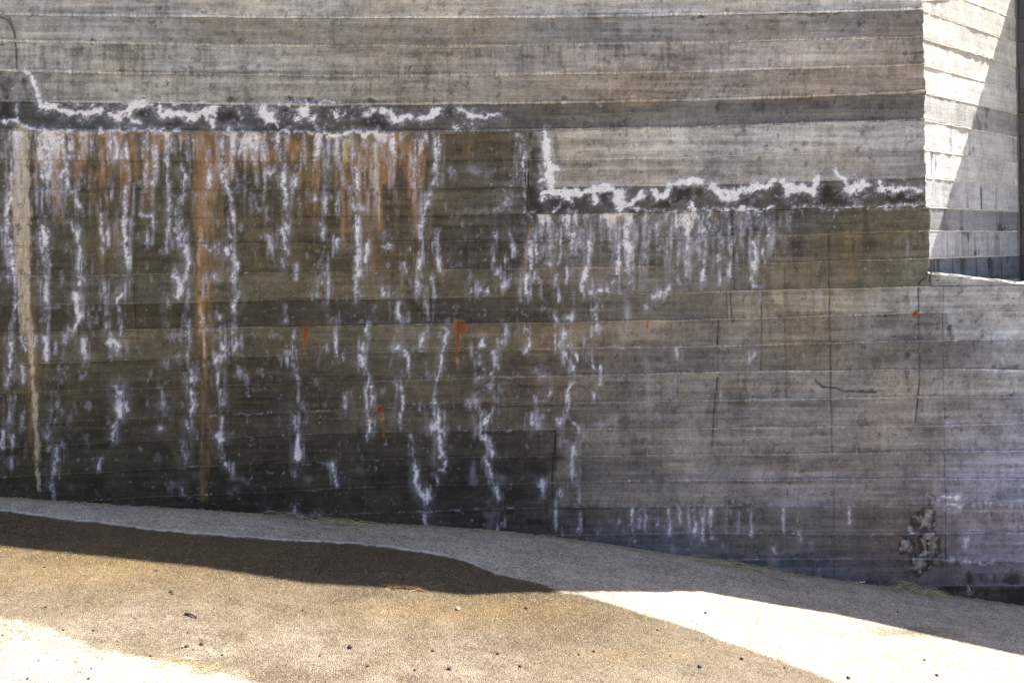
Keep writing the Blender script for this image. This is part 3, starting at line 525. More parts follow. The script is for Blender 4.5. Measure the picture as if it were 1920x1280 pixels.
# ------------------------------------------------------------------ tone of the bare concrete, course by course
TONE = {
 -5: [(0, 150, 148, 140), (300, 146, 143, 136), (640, 152, 149, 141), (1000, 146, 140, 132), (1280, 156, 149, 141), (1730, 152, 146, 138)],
 -4: [(0, 152, 152, 146), (200, 149, 147, 140), (640, 152, 149, 141), (1000, 148, 142, 134), (1280, 158, 152, 144), (1730, 154, 148, 140)],
 -3: [(0, 128, 130, 122), (200, 128, 127, 117), (420, 112, 110, 103), (640, 120, 115, 105), (900, 112, 107, 97), (1100, 108, 104, 97), (1280, 122, 115, 107), (1500, 116, 108, 101), (1730, 104, 97, 90)],
 -2: [(0, 146, 147, 140), (300, 146, 143, 133), (640, 142, 135, 124), (900, 132, 124, 114), (1280, 140, 133, 126), (1550, 148, 140, 132), (1730, 118, 111, 104)],
 -1: [(0, 112, 114, 108), (100, 120, 120, 110), (300, 142, 138, 126), (640, 138, 131, 117), (860, 136, 128, 115), (980, 118, 111, 101), (1280, 126, 117, 107), (1500, 122, 114, 105), (1730, 118, 110, 101)],
 0: [(0, 76, 78, 76), (300, 78, 77, 74), (640, 76, 74, 72), (860, 82, 78, 75), (1100, 98, 93, 88), (1280, 106, 101, 95), (1450, 92, 88, 86), (1730, 92, 88, 85)],
 1: [(0, 100, 97, 92), (200, 92, 86, 74), (500, 98, 90, 78), (820, 90, 82, 68), (960, 84, 78, 70), (985, 96, 90, 80), (1060, 146, 140, 130), (1280, 165, 158, 147), (1500, 162, 156, 148), (1735, 146, 140, 134)],
 2: [(0, 90, 85, 74), (200, 84, 78, 62), (500, 92, 84, 66), (820, 92, 86, 74), (960, 98, 94, 90), (985, 90, 82, 72), (1050, 138, 128, 115), (1200, 152, 144, 132), (1400, 148, 140, 129), (1735, 128, 121, 114)],
 3: [(0, 80, 78, 72), (200, 78, 74, 60), (500, 86, 80, 64), (780, 92, 84, 66), (960, 104, 102, 97), (985, 74, 67, 60), (1280, 80, 72, 63), (1500, 76, 68, 60), (1735, 90, 82, 72)],
 4: [(0, 78, 76, 70), (200, 80, 76, 60), (500, 92, 86, 72), (800, 88, 81, 70), (960, 94, 90, 86), (1100, 100, 95, 90), (1280, 92, 88, 82), (1400, 82, 80, 78), (1600, 92, 84, 68), (1735, 92, 85, 72)],
 5: [(0, 78, 76, 70), (200, 82, 78, 62), (500, 92, 86, 70), (740, 94, 84, 68), (850, 84, 78, 70), (1280, 92, 86, 78), (1450, 92, 86, 78), (1600, 98, 89, 70), (1735, 96, 88, 74), (1920, 150, 150, 149)],
 6: [(0, 84, 82, 76), (250, 92, 90, 80), (500, 106, 100, 84), (740, 104, 95, 80), (960, 104, 95, 80), (1100, 112, 102, 92), (1280, 98, 91, 84), (1500, 104, 96, 80), (1735, 108, 100, 84), (1790, 150, 150, 149), (1920, 150, 150, 150)],
 7: [(0, 68, 66, 56), (250, 70, 66, 54), (500, 74, 70, 62), (800, 80, 75, 68), (1000, 86, 80, 72), (1280, 96, 90, 80), (1400, 128, 119, 106), (1600, 138, 130, 116), (1735, 144, 138, 130), (1920, 158, 156, 154)],
 8: [(0, 92, 85, 72), (250, 96, 92, 80), (500, 104, 99, 88), (740, 104, 97, 85), (1000, 116, 106, 92), (1280, 118, 108, 98), (1500, 122, 114, 104), (1735, 122, 116, 110), (1920, 154, 153, 153)],
 9: [(0, 86, 82, 66), (250, 82, 79, 68), (500, 80, 76, 68), (740, 92, 86, 76), (960, 88, 82, 74), (1280, 108, 100, 94), (1500, 116, 108, 98), (1735, 110, 103, 97), (1920, 136, 133, 134)],
 10: [(0, 76, 72, 58), (250, 78, 74, 63), (500, 84, 80, 72), (740, 98, 91, 80), (960, 98, 91, 82), (1280, 124, 115, 106), (1500, 130, 122, 114), (1735, 130, 124, 118), (1920, 154, 152, 152)],
 11: [(0, 72, 70, 58), (250, 74, 71, 61), (500, 80, 76, 68), (740, 98, 93, 84), (960, 94, 88, 80), (1280, 118, 110, 104), (1500, 126, 119, 113), (1735, 124, 118, 114), (1920, 134, 132, 140)],
 12: [(0, 68, 66, 52), (250, 68, 66, 54), (500, 70, 67, 58), (740, 72, 69, 62), (1030, 74, 70, 64), (1050, 110, 104, 97), (1280, 130, 122, 114), (1500, 128, 121, 114), (1735, 124, 118, 114), (1920, 134, 132, 140)],
 13: [(0, 62, 61, 48), (500, 62, 60, 52), (740, 66, 63, 58), (1030, 70, 66, 63), (1050, 98, 93, 87), (1280, 120, 113, 107), (1500, 122, 115, 110), (1735, 118, 111, 110), (1920, 138, 134, 144)],
 14: [(0, 58, 57, 46), (500, 60, 58, 50), (740, 68, 64, 58), (1030, 72, 68, 66), (1050, 98, 93, 88), (1280, 116, 109, 104), (1500, 118, 112, 108), (1735, 112, 105, 106), (1920, 146, 142, 154)],
 15: [(0, 56, 55, 45), (700, 66, 62, 56), (1000, 74, 69, 67), (1280, 94, 89, 85), (1500, 96, 90, 87), (1700, 92, 84, 82), (1920, 130, 122, 128)],
 16: [(0, 60, 58, 50), (1000, 74, 70, 70), (1280, 90, 86, 86), (1500, 88, 83, 82), (1700, 86, 77, 74), (1920, 126, 119, 126)],
 17: [(1000, 74, 71, 72), (1500, 88, 85, 87), (1700, 80, 72, 72), (1920, 102, 95, 98)],
 18: [(1000, 74, 71, 72), (1500, 82, 78, 80), (1700, 70, 61, 58), (1920, 70, 61, 60)]}
T = np.zeros((RH, RW, 3), np.float32)
for k_ in range(-5, 20):
    row = TONE.get(k_, TONE[18])
    m = COURSE == k_
    if not m.any(): continue
    xs = [r[0] for r in row]
    for c_ in range(3):
        T[..., c_][m] = np.interp(PX[m] + (N_m[m] - 0.5) * 50, xs, lin([r[1 + c_] for r in row]))
gray = T @ np.array([0.3, 0.55, 0.15], np.float32)
up_ = (COURSE <= 0) | ((COURSE <= 3) & (PX > 985))
T = T + (gray[..., None] - T) * np.where(up_, 0.42, 0.0)[..., None].astype(np.float32)
T[up_] *= 1.05
T *= 1 + (np.where(~up_, sstep(1150, 750, PX), 0))[..., None] * np.array([0.03, 0.0, -0.07], np.float32)
T[(COURSE == -3) | (COURSE == -1)] *= 1.14
cool_ = (sstep(950, 1250, PX) * (~up_))[..., None]
T *= 1 + cool_ * np.array([-0.045, 0.0, 0.055], np.float32)
T *= (1 - 0.26 * np.where((COURSE >= 3) | ((COURSE > 0) & (PX < 985)), sstep(1250, 850, PX), 0))[..., None]
# cloudiness, board grain, saw marks, and a different cast for each board
rb = np.random.default_rng(77)
shift = np.zeros((RH, RW), np.float32); grain_h = zero()
for k_ in range(-5, 20):
    m = COURSE == k_
    sh = int(rb.integers(0, 400)); 
    grain_h[m] = np.roll(N_g, sh, 1)[m]
    shift[m] = rb.random()
sawn = sstep(0.55, 0.8, fbm(RH, RW, 40, 2.2, 2, 0.6, 31)) * ((COURSE == -2) + (COURSE == -1) * 0.6 + (COURSE == -4) * 0.2) * sstep(0.3, 0.6, fbm(RH, RW, 60, 130, 3, 0.6, 32))
mot = 1 + (N_k - 0.5) * 0.42 + (N_b - 0.5) * 0.34 + (grain_h - 0.5) * 0.66 + (N_f - 0.5) * 0.40 + (white - 0.5) * 0.30 - sawn * 0.30
lightline = sstep(0.62, 0.8, np.roll(grain_h, 60, 1)) * 0.16
T *= np.clip(mot + lightline, 0.4, 1.8)[..., None]
hue = (fbm(RH, RW, 60, 80, 4, 0.6, 33) - 0.5)[..., None]
lav = (sstep(760, 960, PY) * sstep(1050, 1300, PX) * 0.75 + sstep(1700, 1800, PX) * sstep(500, 560, PY) * 0.55)[..., None].clip(0, 1)
T *= 1 + lav * np.array([-0.03, -0.01, 0.03], np.float32)
T *= 1 + hue * np.array([0.16, 0.02, -0.18], np.float32)
T[SPm > 0.05] = T[SPm > 0.05] * (1 - SPm[SPm > 0.05])[:, None] + (lin((126, 122, 124)) * (0.5 + 1.0 * N_f[SPm > 0.05, None])) * SPm[SPm > 0.05][:, None]

KN = zero(); KC = zero()
for kx_, ky_, kr_, ks_ in ((1700, 560, 6, 1), (1618, 787, 8, 1), (1126, 325, 8, .5), (133, 702, 9, .9), (591, 696, 7, .9), (151, 760, 8, .7), (137, 459, 6, .6), (1645, 682, 5, .8), (1333, 770, 6, .8), (455, 440, 7, .4), (1200, 741, 6, .6), (673, 729, 5, .5), (527, 744, 6, .5), (1830, 926, 5, .5), (340, 36, 6, .4), (1090, 105, 7, .5), (855, 95, 8, .35), (345, 150, 5, .8), (400, 118, 6, .4), (1480, 210, 5, .4), (1005, 655, 5, .5)):
    dd = np.hypot((WX - kx_) * 0.9, WY - ky_)
    KN = np.maximum(KN, ks_ * np.exp(-((dd - kr_) / 1.8) ** 2)); KC = np.maximum(KC, ks_ * sstep(kr_, kr_ - 3, dd))
T *= (1 - 0.45 * KN * (0.4 + N_f) - 0.22 * KC * N_m)[..., None]
# relief in metres, outwards positive
crackd = zero()
read(crackd, "1 5 815,0 820,500 832,1240; .8 4 440,380 440,790; 1 5 1315,310 1320,600 1322,850 1295,1080; 1 6 1380,215 1360,260 1315,300; 1 5 195,830 180,960 165,1210; 1 4 740,840 780,880 860,885 910,900 1080,910; .8 4 200,500 195,650", 1280, 430, warp=0.6)
read(crackd, "1 6 1195,1115 1190,1180 1185,1280", 640, 430); read(crackd, "1 6 1180,0 1175,150 1185,300", 640, 850); read(crackd, "1 12 1320,450 1325,540 1310,560; 1 12 1430,450 1440,540 1440,600 1425,710", 1280, 850)
REL = (0.0022 * EBm + 0.0012 * Em * (0.6 + N_f * 0.8) + 0.0009 * (grain_h - 0.5) + 0.0018 * (N_m - 0.5)
       - 0.0035 * np.clip(crackd, 0, 1) - 0.0016 * KN + 0.0012 * (N_f - 0.5) - SPm * (0.010 + 0.008 * (N_m - 0.5)))
pits = sstep(0.86, 0.94, fbm(RH, RW, 5, 5, 2, 0.6, 41)); REL -= 0.003 * pits * (1 - EBm)
STAIN_A = np.maximum(STAIN_A, pits * 0.22 * (1 - EBm))

MAPS = np.concatenate([T, STAIN_R[..., None], STAIN_G[..., None], STAIN_B[..., None], STAIN_A[..., None],
                       STAIN2_R[..., None], BL[..., None], YG[..., None], REL[..., None].astype(np.float32)], -1).astype(np.float32)
def sample(px, py, maps=MAPS):
    fx = np.clip((np.asarray(px) - RX0) / STEP, 0, RW - 1.001); fy = np.clip((np.asarray(py) - RY0) / STEP, 0, RH - 1.001)
    ix = fx.astype(int); iy = fy.astype(int); tx = (fx - ix)[..., None]; ty = (fy - iy)[..., None]
    return (maps[iy, ix] * (1 - tx) + maps[iy, ix + 1] * tx) * (1 - ty) + (maps[iy + 1, ix] * (1 - tx) + maps[iy + 1, ix + 1] * tx) * ty
# ------------------------------------------------------------------ pavement
def fold(px, lo=-130.0, hi=2070.0):
    """outside the surveyed stretch the stains go on, mirrored"""
    span = hi - lo
    q = np.mod(np.asarray(px) - lo, 2 * span)
    return lo + np.where(q > span, 2 * span - q, q)

P1 = np.array([(-400, 905), (-100, 946), (0, 957), (70, 966), (130, 975), (180, 978), (260, 990), (330, 997), (400, 1003), (460, 1007), (520, 1012), (640, 1018), (700, 1022), (780, 1033), (830, 1041), (872, 1052), (908, 1065), (932, 1076),
               (960, 1082), (985, 1086), (1020, 1096), (1050, 1109), (1085, 1114), (1150, 1131), (1230, 1158), (1300, 1178), (1370, 1205), (1430, 1225), (1500, 1250), (1575, 1280), (1750, 1350), (2200, 1520)], float)
P2 = np.array([(-400, 1120), (-100, 1143), (0, 1160), (50, 1168), (80, 1174), (98, 1183), (110, 1192), (140, 1202), (190, 1222), (260, 1232), (320, 1242), (390, 1258), (440, 1271), (480, 1281), (600, 1318), (900, 1420), (2200, 1850)], float)

def axis_lines(lo, hi, step, far, n=34):
    a = np.arange(lo, hi + step / 2, step)
    g = step * np.cumsum(1.22 ** np.arange(1, 60)); g = g[g < far]
    return np.concatenate([(lo - g)[::-1], a, hi + g])
gx = axis_lines(-2.75, 2.75, 0.0085, 320); gy = axis_lines(2.45, 4.13, 0.0085, 320)
GX, GY = np.meshgrid(gx, gy)
GZ = ground_z(GX, GY)
near = sstep(3.6, 2.75, np.abs(GX)) * sstep(1.6, 2.4, GY) * (GY < 4.3)
rg = np.random.default_rng(3)
def bumps(x, y, cells, seed):
    r = np.random.default_rng(seed); out = 0
    for c in cells:
        ang = r.random(5) * 6.28; ph = r.random(5) * 6.28
        out = out + c * sum(np.sin((x * np.cos(a) + y * np.sin(a)) / c * 1.2 + p) for a, p in zip(ang, ph)) / 5
    return out
GZ = GZ + near * (0.010 * bumps(GX, GY, (0.9, 0.35), 1) * 1.0 + 0.0010 * (rg.random(GX.shape) - 0.5))
gpx, gpy = to_survey(GX, np.maximum(GY, 0.3), GZ)
gs = lambda N: sample(fold(GX * 420 + 900), np.clip(GY * 420 - 900, -90, 1200), N[..., None])[..., 0]
gn, gm, gf, gb = gs(N_w1), gs(N_m), gs(N_f), gs(N_b)
wob = (gn - 0.5) * 10
d1 = gpy - np.interp(gpx, P1[:, 0], P1[:, 1]) + wob * 0.5
d2 = np.interp(gpx, P2[:, 0], P2[:, 1]) - gpy + wob
tread = 0.5 + 0.5 * np.sin((gpy + gpx * -0.035) * 0.72 + (gn - 0.5) * 5)
soft2 = sstep(-46, 4, d2) * tread * sstep(330, 60, gpx) * 0.75
wet = sstep(-2.0, 3.0, d1) * np.maximum(sstep(-3, 8, d2), soft2 * (d2 < 0)) * (GY > 0.6)
dry_in = sstep(20, 210, d1)                    # drying towards the road
right = sstep(900, 1500, gpx)
drain = np.clip(1 - 0.30 * dry_in * (0.6 + 0.8 * gm) - 0.22 * right, 0.30, 1) 
wetv = wet * drain
line = np.exp(-((d1 + 2.0) / 2.2) ** 2) * sstep(1090, 780, gpx) * (0.5 + 0.9 * gf)
line = np.maximum(line, np.exp(-((d1 + 9) / 9.0) ** 2) * sstep(430, 120, gpx) * gf * 0.8)
L2 = np.array([(520, 1004), (640, 1012), (750, 1024), (828, 1041), (919, 1058), (1010, 1072), (1077, 1082), (1191, 1112), (1280, 1135)], float)
dl2 = gpy - np.interp(gpx, L2[:, 0], L2[:, 1]) + wob * 0.4
line = np.maximum(line, np.exp(-(dl2 / 3.5) ** 2) * sstep(560, 830, gpx) * sstep(1250, 1050, gpx) * (0.2 + 0.7 * gf))
line = np.maximum(line, np.exp(-((d1 + 22) / 22.0) ** 2) * sstep(760, 880, gpx) * sstep(1250, 950, gpx) * 0.35 * gm)
line = np.maximum(line, 0.45 * np.exp(-((gpy - np.interp(gpx, P1[:, 0], P1[:, 1]) + 26 + wob) / 3) ** 2) * sstep(900, 500, gpx) * gf * (gpx > 60) * 0.6)
och = np.exp(-(((gpx - 830) / 230) ** 2 + ((gpy - 1150) / 22) ** 2)) * 1.0 + np.exp(-(((gpx - 130) / 260) ** 2 + ((gpy - 1065) / 50) ** 2)) * 0.8 + np.exp(-(((gpx - 1190) / 170) ** 2 + ((gpy - 1228) / 18) ** 2)) * 0.5 \
    + np.exp(-((gpy - np.interp(gpx, P1[:, 0], P1[:, 1]) - 3) / 3) ** 2) * (np.exp(-((gpx - 985) / 40) ** 2) + 0.8 * np.exp(-((gpx - 130) / 60) ** 2)) + 0.5 * np.exp(-(((gpx - 500) / 200) ** 2 + ((gpy - 1030) / 14) ** 2))
och = np.clip(och * (0.5 + gm), 0, 1) * (gpy < 1400) * (GY > 0.6)
pale = np.clip(0.5 + (gm - 0.5) * 0.8 + (gb - 0.5) * 0.7, 0, 1)
damp2 = 0.8 * np.exp(-(((gpx - 1700) / 90) ** 2 + ((gpy - 1185) / 10) ** 2))        # damp patch at the shadow's edge
silt = np.exp(-((wallY(GX) - GY) / (0.012 + 0.05 * gm)) ** 2) * (0.25 + 0.7 * gf)
wetv = np.maximum(wetv, silt * 0.6)
wetv = np.maximum(wetv, damp2 * (0.4 + gm * 0.5)) * near
gme = mesh_np('pavement', np.stack([GX, GY, GZ], -1).reshape(-1, 3), grid_quads(len(gy), len(gx)))
vattr(gme, 'wet', np.stack([wetv, np.clip(line, 0, 1) * near, och * near, pale], -1).reshape(-1, 4))

def pavement_material():
    M = NT('worn_asphalt')
    pos = M.n('ShaderNodeNewGeometry').outputs['Position']
    at = M.n('ShaderNodeAttribute', attribute_name='wet')
    sp = M.n('ShaderNodeSeparateColor'); M.l(at.outputs['Color'], sp.inputs[0])
    vor = M.n('ShaderNodeTexVoronoi'); vor.inputs['Scale'].default_value = 210; M.l(pos, vor.inputs['Vector'])
    vor2 = M.n('ShaderNodeTexVoronoi'); vor2.inputs['Scale'].default_value = 330; M.l(pos, vor2.inputs['Vector'])
    vs = M.n('ShaderNodeSeparateColor'); M.l(vor.outputs['Color'], vs.inputs[0])
    vs2 = M.n('ShaderNodeSeparateColor'); M.l(vor2.outputs['Color'], vs2.inputs[0])
    nz = M.noise(pos, 38, 5, 0.65); nb = M.noise(pos, 5, 4, 0.6); nf = M.noise(pos, 240, 3, 0.7)
    k = M.math('ADD', M.mapr(vs.outputs[0], 0, 1, 0.62, 1.38, False), M.mapr(vs2.outputs[1], 0, 1, -0.26, 0.26, False))
    k = M.math('ADD', k, M.mapr(nz, 0.3, 0.7, -0.16, 0.16, False))
    k = M.math('ADD', k, M.mapr(nb, 0.3, 0.7, -0.10, 0.10, False))
    sw = M.noise(M.scaled(pos, (2.2, 26, 8)), 1.0, 5, 0.65)
    k = M.math('ADD', k, M.mapr(sw, 0.3, 0.7, -0.16, 0.16, False))
    blot = M.noise(pos, 11, 6, 0.7, 0.6)
    k = M.math('ADD', k, M.mapr(blot, 0.3, 0.7, -0.17, 0.17, False))
    kc = M.n('ShaderNodeCombineColor')
    for i in range(3): M.l(k, kc.inputs[i])
    base = M.mix(at.outputs['Alpha'], (0.44, 0.360, 0.282), (0.54, 0.465, 0.395))
    base = M.mix(1.0, base, kc.outputs[0], 'MULTIPLY')
    # single pale and dark stones in the binder
    base = M.mix(M.mapr(vs.outputs[1], 0.90, 0.96), base, (0.46, 0.44, 0.40))
    base = M.mix(M.math('MULTIPLY', M.mapr(vs2.outputs[2], 0.93, 0.97), 0.7), base, (0.05, 0.045, 0.04))
    wet = M.math('ADD', sp.outputs[0], M.math('MULTIPLY', M.math('SUBTRACT', nf, 0.5), M.math('MULTIPLY', sp.outputs[0], 0.5)), clamp=True)
    wc = M.mix(1.0, base, M.mix(sp.outputs[2], (0.168, 0.130, 0.060), (0.222, 0.160, 0.044)), 'MULTIPLY')
    col = M.mix(wet, base, wc)
    col = M.mix(M.math('MULTIPLY', sp.outputs[2], 0.12), col, (0.30, 0.16, 0.04))
    col = M.mix(M.math('MULTIPLY', M.mapr(vs.outputs[1], 0.80, 0.93), M.math('MULTIPLY', wet, 0.7)), col, (0.27, 0.215, 0.15))
    col = M.mix(M.math('MULTIPLY', M.mapr(vs2.outputs[0], 0.85, 0.95), 0.6), col, (0.035, 0.03, 0.026))
    lm = M.mapr(M.math('ADD', sp.outputs[1], M.math('MULTIPLY', M.math('SUBTRACT', nf, 0.5), 0.9)), 0.3, 0.9)
    col = M.mix(M.math('MULTIPLY', lm, 0.85), col, (0.66, 0.65, 0.66))
    M.l(col, M.b.inputs['Base Color'])
    M.l(M.mapr(wet, 0.1, 1.0, 0.9, 0.42, False), M.b.inputs['Roughness'])
    M.l(M.mapr(wet, 0.1, 1.0, 0.2, 0.5, False), M.b.inputs['Specular IOR Level'])
    h = M.math('ADD', M.math('MULTIPLY', vor.outputs['Distance'], -0.9), M.math('MULTIPLY', vor2.outputs['Distance'], -0.45))
    h = M.math('ADD', h, M.math('MULTIPLY', nz, 0.6)); h = M.math('ADD', h, M.math('MULTIPLY', vs.outputs[2], 0.25))
    h = M.math('ADD', h, M.math('MULTIPLY', lm, 0.5))
    bp = M.n('ShaderNodeBump'); bp.inputs['Strength'].default_value = 1.0; bp.inputs['Distance'].default_value = 0.006
    M.l(h, bp.inputs['Height']); M.l(bp.outputs[0], M.b.inputs['Normal'])
    return M.m
ASPH = pavement_material()
tag(link_mesh('pavement', gme, ASPH), 'sloping worn asphalt pavement, damp and brown along the middle', kind='structure')

# ------------------------------------------------------------------ walls
def attr_from(me, s, lighten=1.0, r_cut=1.0):
    n = len(me.vertices); s = s.reshape(n, -1)
    one = np.ones((n, 1), np.float32)
    vattr(me, 'tone', np.concatenate([np.clip(s[:, :3] * lighten, 0, 0.9), one], 1))
    vattr(me, 'stain', np.concatenate([s[:, 3:4] * r_cut, s[:, 4:7]], 1))
    vattr(me, 'stain2', np.concatenate([s[:, 7:8], s[:, 8:9], s[:, 9:10], one], 1))

def rag1(z, seed, amp):
    r = np.random.default_rng(seed); ph = r.random(9) * 6.28; fr = np.array([9, 17, 31, 47, 83, 121, 190, 260, 420.])
    return amp * sum(np.sin(f * z + p) / (1 + i * 0.35) for i, (f, p) in enumerate(zip(fr, ph))) / 3

def rows_for(H, step):
    n = max(3, int(H / step))
    mid = np.linspace(0.005, H - 0.005, n)
    return np.concatenate([[0, 0, 0.0018], mid, [H - 0.0018, H, H]]) / H

def board(parent, ztop, zbot, xa, xb, proud, seed, step=0.0054, ragged_r=0.0, coarse=False, name='board_course'):
    """one course as cast against one formwork board: own face depth, rounded edges, returns into the joint"""
    if coarse: step = 0.04
    nx = max(4, int((xb - xa) / step))
    u = np.concatenate([[xa, xa, xa + 0.0015], np.linspace(xa + 0.005, xb - 0.005, nx), [xb - 0.0015, xb, xb]])
    H = float(np.mean(ztop(u) - zbot(u)))
    t = rows_for(max(H, 0.02), step if not coarse else 0.035)
    X = np.broadcast_to(u[None, :], (len(t), len(u))).copy()
    zt, zb = ztop(u), zbot(u)
    Z = zb[None, :] + t[:, None] * (zt - zb)[None, :]
    if ragged_r:
        X += rag1(Z, 5, ragged_r) * sstep(xb - 0.07, xb, X)
    drop = np.zeros(len(t)); drop[[0, -1]] = 0.03; drop[[1, -2]] = 0.0045; drop[[2, -3]] = 0.0015
    dropx = np.zeros(len(u)); dropx[[0, -1]] = 0.03; dropx[[1, -2]] = 0.0035; dropx[[2, -3]] = 0.001
    dp = np.maximum(drop[:, None], dropx[None, :])
    Yw = wallY(X)
    px, py = to_survey(X, Yw, Z)
    s = sample(fold(px), py)
    twist = (np.random.default_rng(seed).random(3) - 0.5)
    tilt = twist[0] * 0.004 * (t[:, None] - 0.5) + 0.0012 * np.sin(X * (2 + twist[1]) * 2.2 + seed)
    Y = Yw - proud - tilt - s[..., 10] + dp
    me = mesh_np(name, np.stack([X, Y, Z], -1).reshape(-1, 3), grid_quads(len(t), len(u)))
    attr_from(me, s)
    return link_mesh(name, me, CONC, parent)

def ridge(parent, n, xa, xb, amp, seed, zoff=0.0, base=0.001, step=0.004, light=1.3, thick=1.0, name='joint_ridge'):
    """ragged fin of cement squeezed into the joint between two boards"""
    nx = max(4, int((xb - xa) / step)); X1 = np.linspace(xa, xb, nx)
    r = np.random.default_rng(seed)
    a = r.random(nx); b = np.interp(np.arange(nx), np.arange(0, nx + 6, 6), r.random((nx + 6) // 6 + 1)[:len(np.arange(0, nx + 6, 6))])
    c = np.interp(np.arange(nx), np.arange(0, nx + 60, 60), r.random(len(np.arange(0, nx + 60, 60))))
    p = base + amp * np.clip(0.25 + 0.7 * b + 0.45 * (a - 0.5) + 0.5 * (c - 0.45), 0.0, 1.4)
    zc = joint_z(n, X1) + zoff + (b - 0.5) * 0.0022
    hgt = (0.0022 + 0.0034 * np.clip(0.3 * a + 0.8 * c, 0, 1)) * thick
    prof = [(-1.0, 0.006), (-0.75, 0.55), (0.0, 1.0), (0.6, 0.7), (1.0, 0.006)]
    rowsX, rowsY, rowsZ = [], [], []
    Yw = wallY(X1)
    for i, (dz, q) in enumerate(prof):
        rowsX.append(X1); rowsZ.append(zc + dz * hgt * (1 + 0.5 * (a - 0.5)))
        rowsY.append(Yw + 0.006 if q == 0.006 else Yw - p * q)
    V = np.stack([np.array(rowsX), np.array(rowsY), np.array(rowsZ)], -1)
    px, py = to_survey(V[..., 0], V[..., 1], V[..., 2])
    s = sample(fold(px), py).copy()
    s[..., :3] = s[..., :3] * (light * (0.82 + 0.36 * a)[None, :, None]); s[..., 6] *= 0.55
    me = mesh_np(name, V.reshape(-1, 3), grid_quads(len(prof), nx))
    attr_from(me, s)
    return link_mesh(name, me, CONC, parent)

def core(parent, X1, ztop, zbot, back=0.45, front=0.014, name='core'):
    """the mass of concrete behind the faces"""
    Yf = wallY(X1) + front; Yb = wallY(X1) + back
    zt, zb = ztop(X1), zbot(X1)
    ring = np.stack([np.stack([X1, Yf, zb], -1), np.stack([X1, Yf, zt], -1), np.stack([X1, Yb, zt], -1), np.stack([X1, Yb, zb], -1)], 1)
    nx = len(X1); V = ring.reshape(-1, 3); Q = []
    for i in range(nx - 1):
        for j in range(4):
            k = (j + 1) % 4
            Q.append([i * 4 + j, i * 4 + k, (i + 1) * 4 + k, (i + 1) * 4 + j])
    Q.append([3, 2, 1, 0]); b = (nx - 1) * 4; Q.append([b, b + 1, b + 2, b + 3])
    me = mesh_np(name, V, np.array(Q), smooth=False)
    px, py = to_survey(V[:, 0], np.maximum(V[:, 1], 1), V[:, 2])
    s = sample(fold(px), py).copy(); s[:, :3] = lin((112, 107, 100)); s[:, 3:] = 0; s[:, 3] = 0
    attr_from(me, s)
    return link_mesh(name, me, CONC, parent)

XW = lambda px, py=600: float(on_wall(px, py)[0])
X_L, X_R = -6.5, 5.2                           # ends of the built stretch
ARR_U, ARR_L = XW(1733, 200), XW(1743, 450)
XSTEP = XW(988, 320)
J = lambda n: (lambda X: joint_z(n, X))
LEDX, LEDZ = on_wall(np.array([1745, 1920, 2100]), np.array([509, 529.5, 552]))
def ledge_flat(X):
    X = np.asarray(X, float)
    return np.interp(X, LEDX, LEDZ) - 0.004
def ledge_z(X): 
    X = np.asarray(X, float)
    return np.interp(X, np.append(LEDX[:2], [2.75, 3.0, 4.1, 5.2]), np.append(LEDZ[:2], [EYE - 0.20, EYE - 0.12, EYE + 0.28, EYE + 0.55])) + 0.0012 * np.sin(X * 31)  # past the right edge of view the unseen rise is shaped to widen the pavement's shadow
rs = np.random.default_rng(9)

lower = empty('retaining_wall', 'long grey board-marked retaining wall streaked white, brown and rust above the pavement', 'wall', (0, 4.06, -0.1))
upper = empty('upper_wall', 'upper pale grey concrete wall stepping down over the stained wall, white bloom along its foot', 'wall', (0, 4.06, 1.9))
for o in (lower, upper): o.location = (0, 0, 0)

def proud_of(): return float(rs.normal(0, 0.0022))
wall_top = lambda X: EYE + np.interp(X, [-6, -1.0, 0.0, 0.9, 2.1], [1.40, 1.36, 1.315, 1.274, 1.25])
UP = 0.007                                      # the upper pour stands a little proud
for k in range(-4, 1):
    zt, zb = (wall_top if k == -4 else J(k - 1)), J(k)
    cuts = [X_L, -2.72, XW([1240][0], 10), ARR_U] if k == -4 else [X_L, -2.72, ARR_U]
    for a, b in zip(cuts[:-1], cuts[1:]):
        board(upper, zt, zb, a, b, UP + proud_of(), 100 + k * 7 + int(a * 10), coarse=b < -2.6, ragged_r=0.010 if b == ARR_U else 0)
for k in (1, 2, 3):
    board(upper, J(k - 1), J(k), XSTEP + 0.008 * (k == 2) - 0.004 * (k == 1), ARR_U, UP + proud_of(), 200 + k, ragged_r=0.010)
    cuts = [X_L, -2.72, XSTEP - 0.006]
    for a, b in zip(cuts[:-1], cuts[1:]):
        board(lower, J(k - 1), J(k), a, b, proud_of(), 220 + k * 3 + int(a), coarse=b < -2.6)
SPL = {4: [253, 1376], 5: [253, 1376], 6: [253, 1371], 7: [253, 1364], 8: [1345], 9: [1345], 10: [598, 1343], 11: [1342], 12: [1038], 13: [1038], 14: [1040], 15: [1090], 16: [], 17: [], 18: []}
for k in range(4, 23):
    zt, zb = J(k - 1), J(k)
    end = ARR_L if k <= 6 else X_R
    cuts = [X_L, -2.72] + [XW(c, 600) for c in SPL.get(k, [])] + ([ARR_L] if k <= 6 else [XW(1769, 700), 2.78, X_R])
    for a, b in zip(cuts[:-1], cuts[1:]):
        # courses run out underground towards the left
        xx = np.linspace(a, b, 60)
        vis = zt(xx) > ground_z(xx, wallY(xx)) - 0.05
        if not vis.any(): continue
        a2 = a if vis[0] else max(a, xx[vis][0] - 0.05)
        b2 = b if vis[-1] else min(b, xx[vis][-1] + 0.05)
        if b2 - a2 < 0.05: continue
        board(lower, zt, zb, a2, b2, proud_of(), 300 + k * 11 + int(a * 10), coarse=(b <= -2.6 or a >= 2.7), ragged_r=0.004 if (k <= 6 and b == ARR_L) else 0)
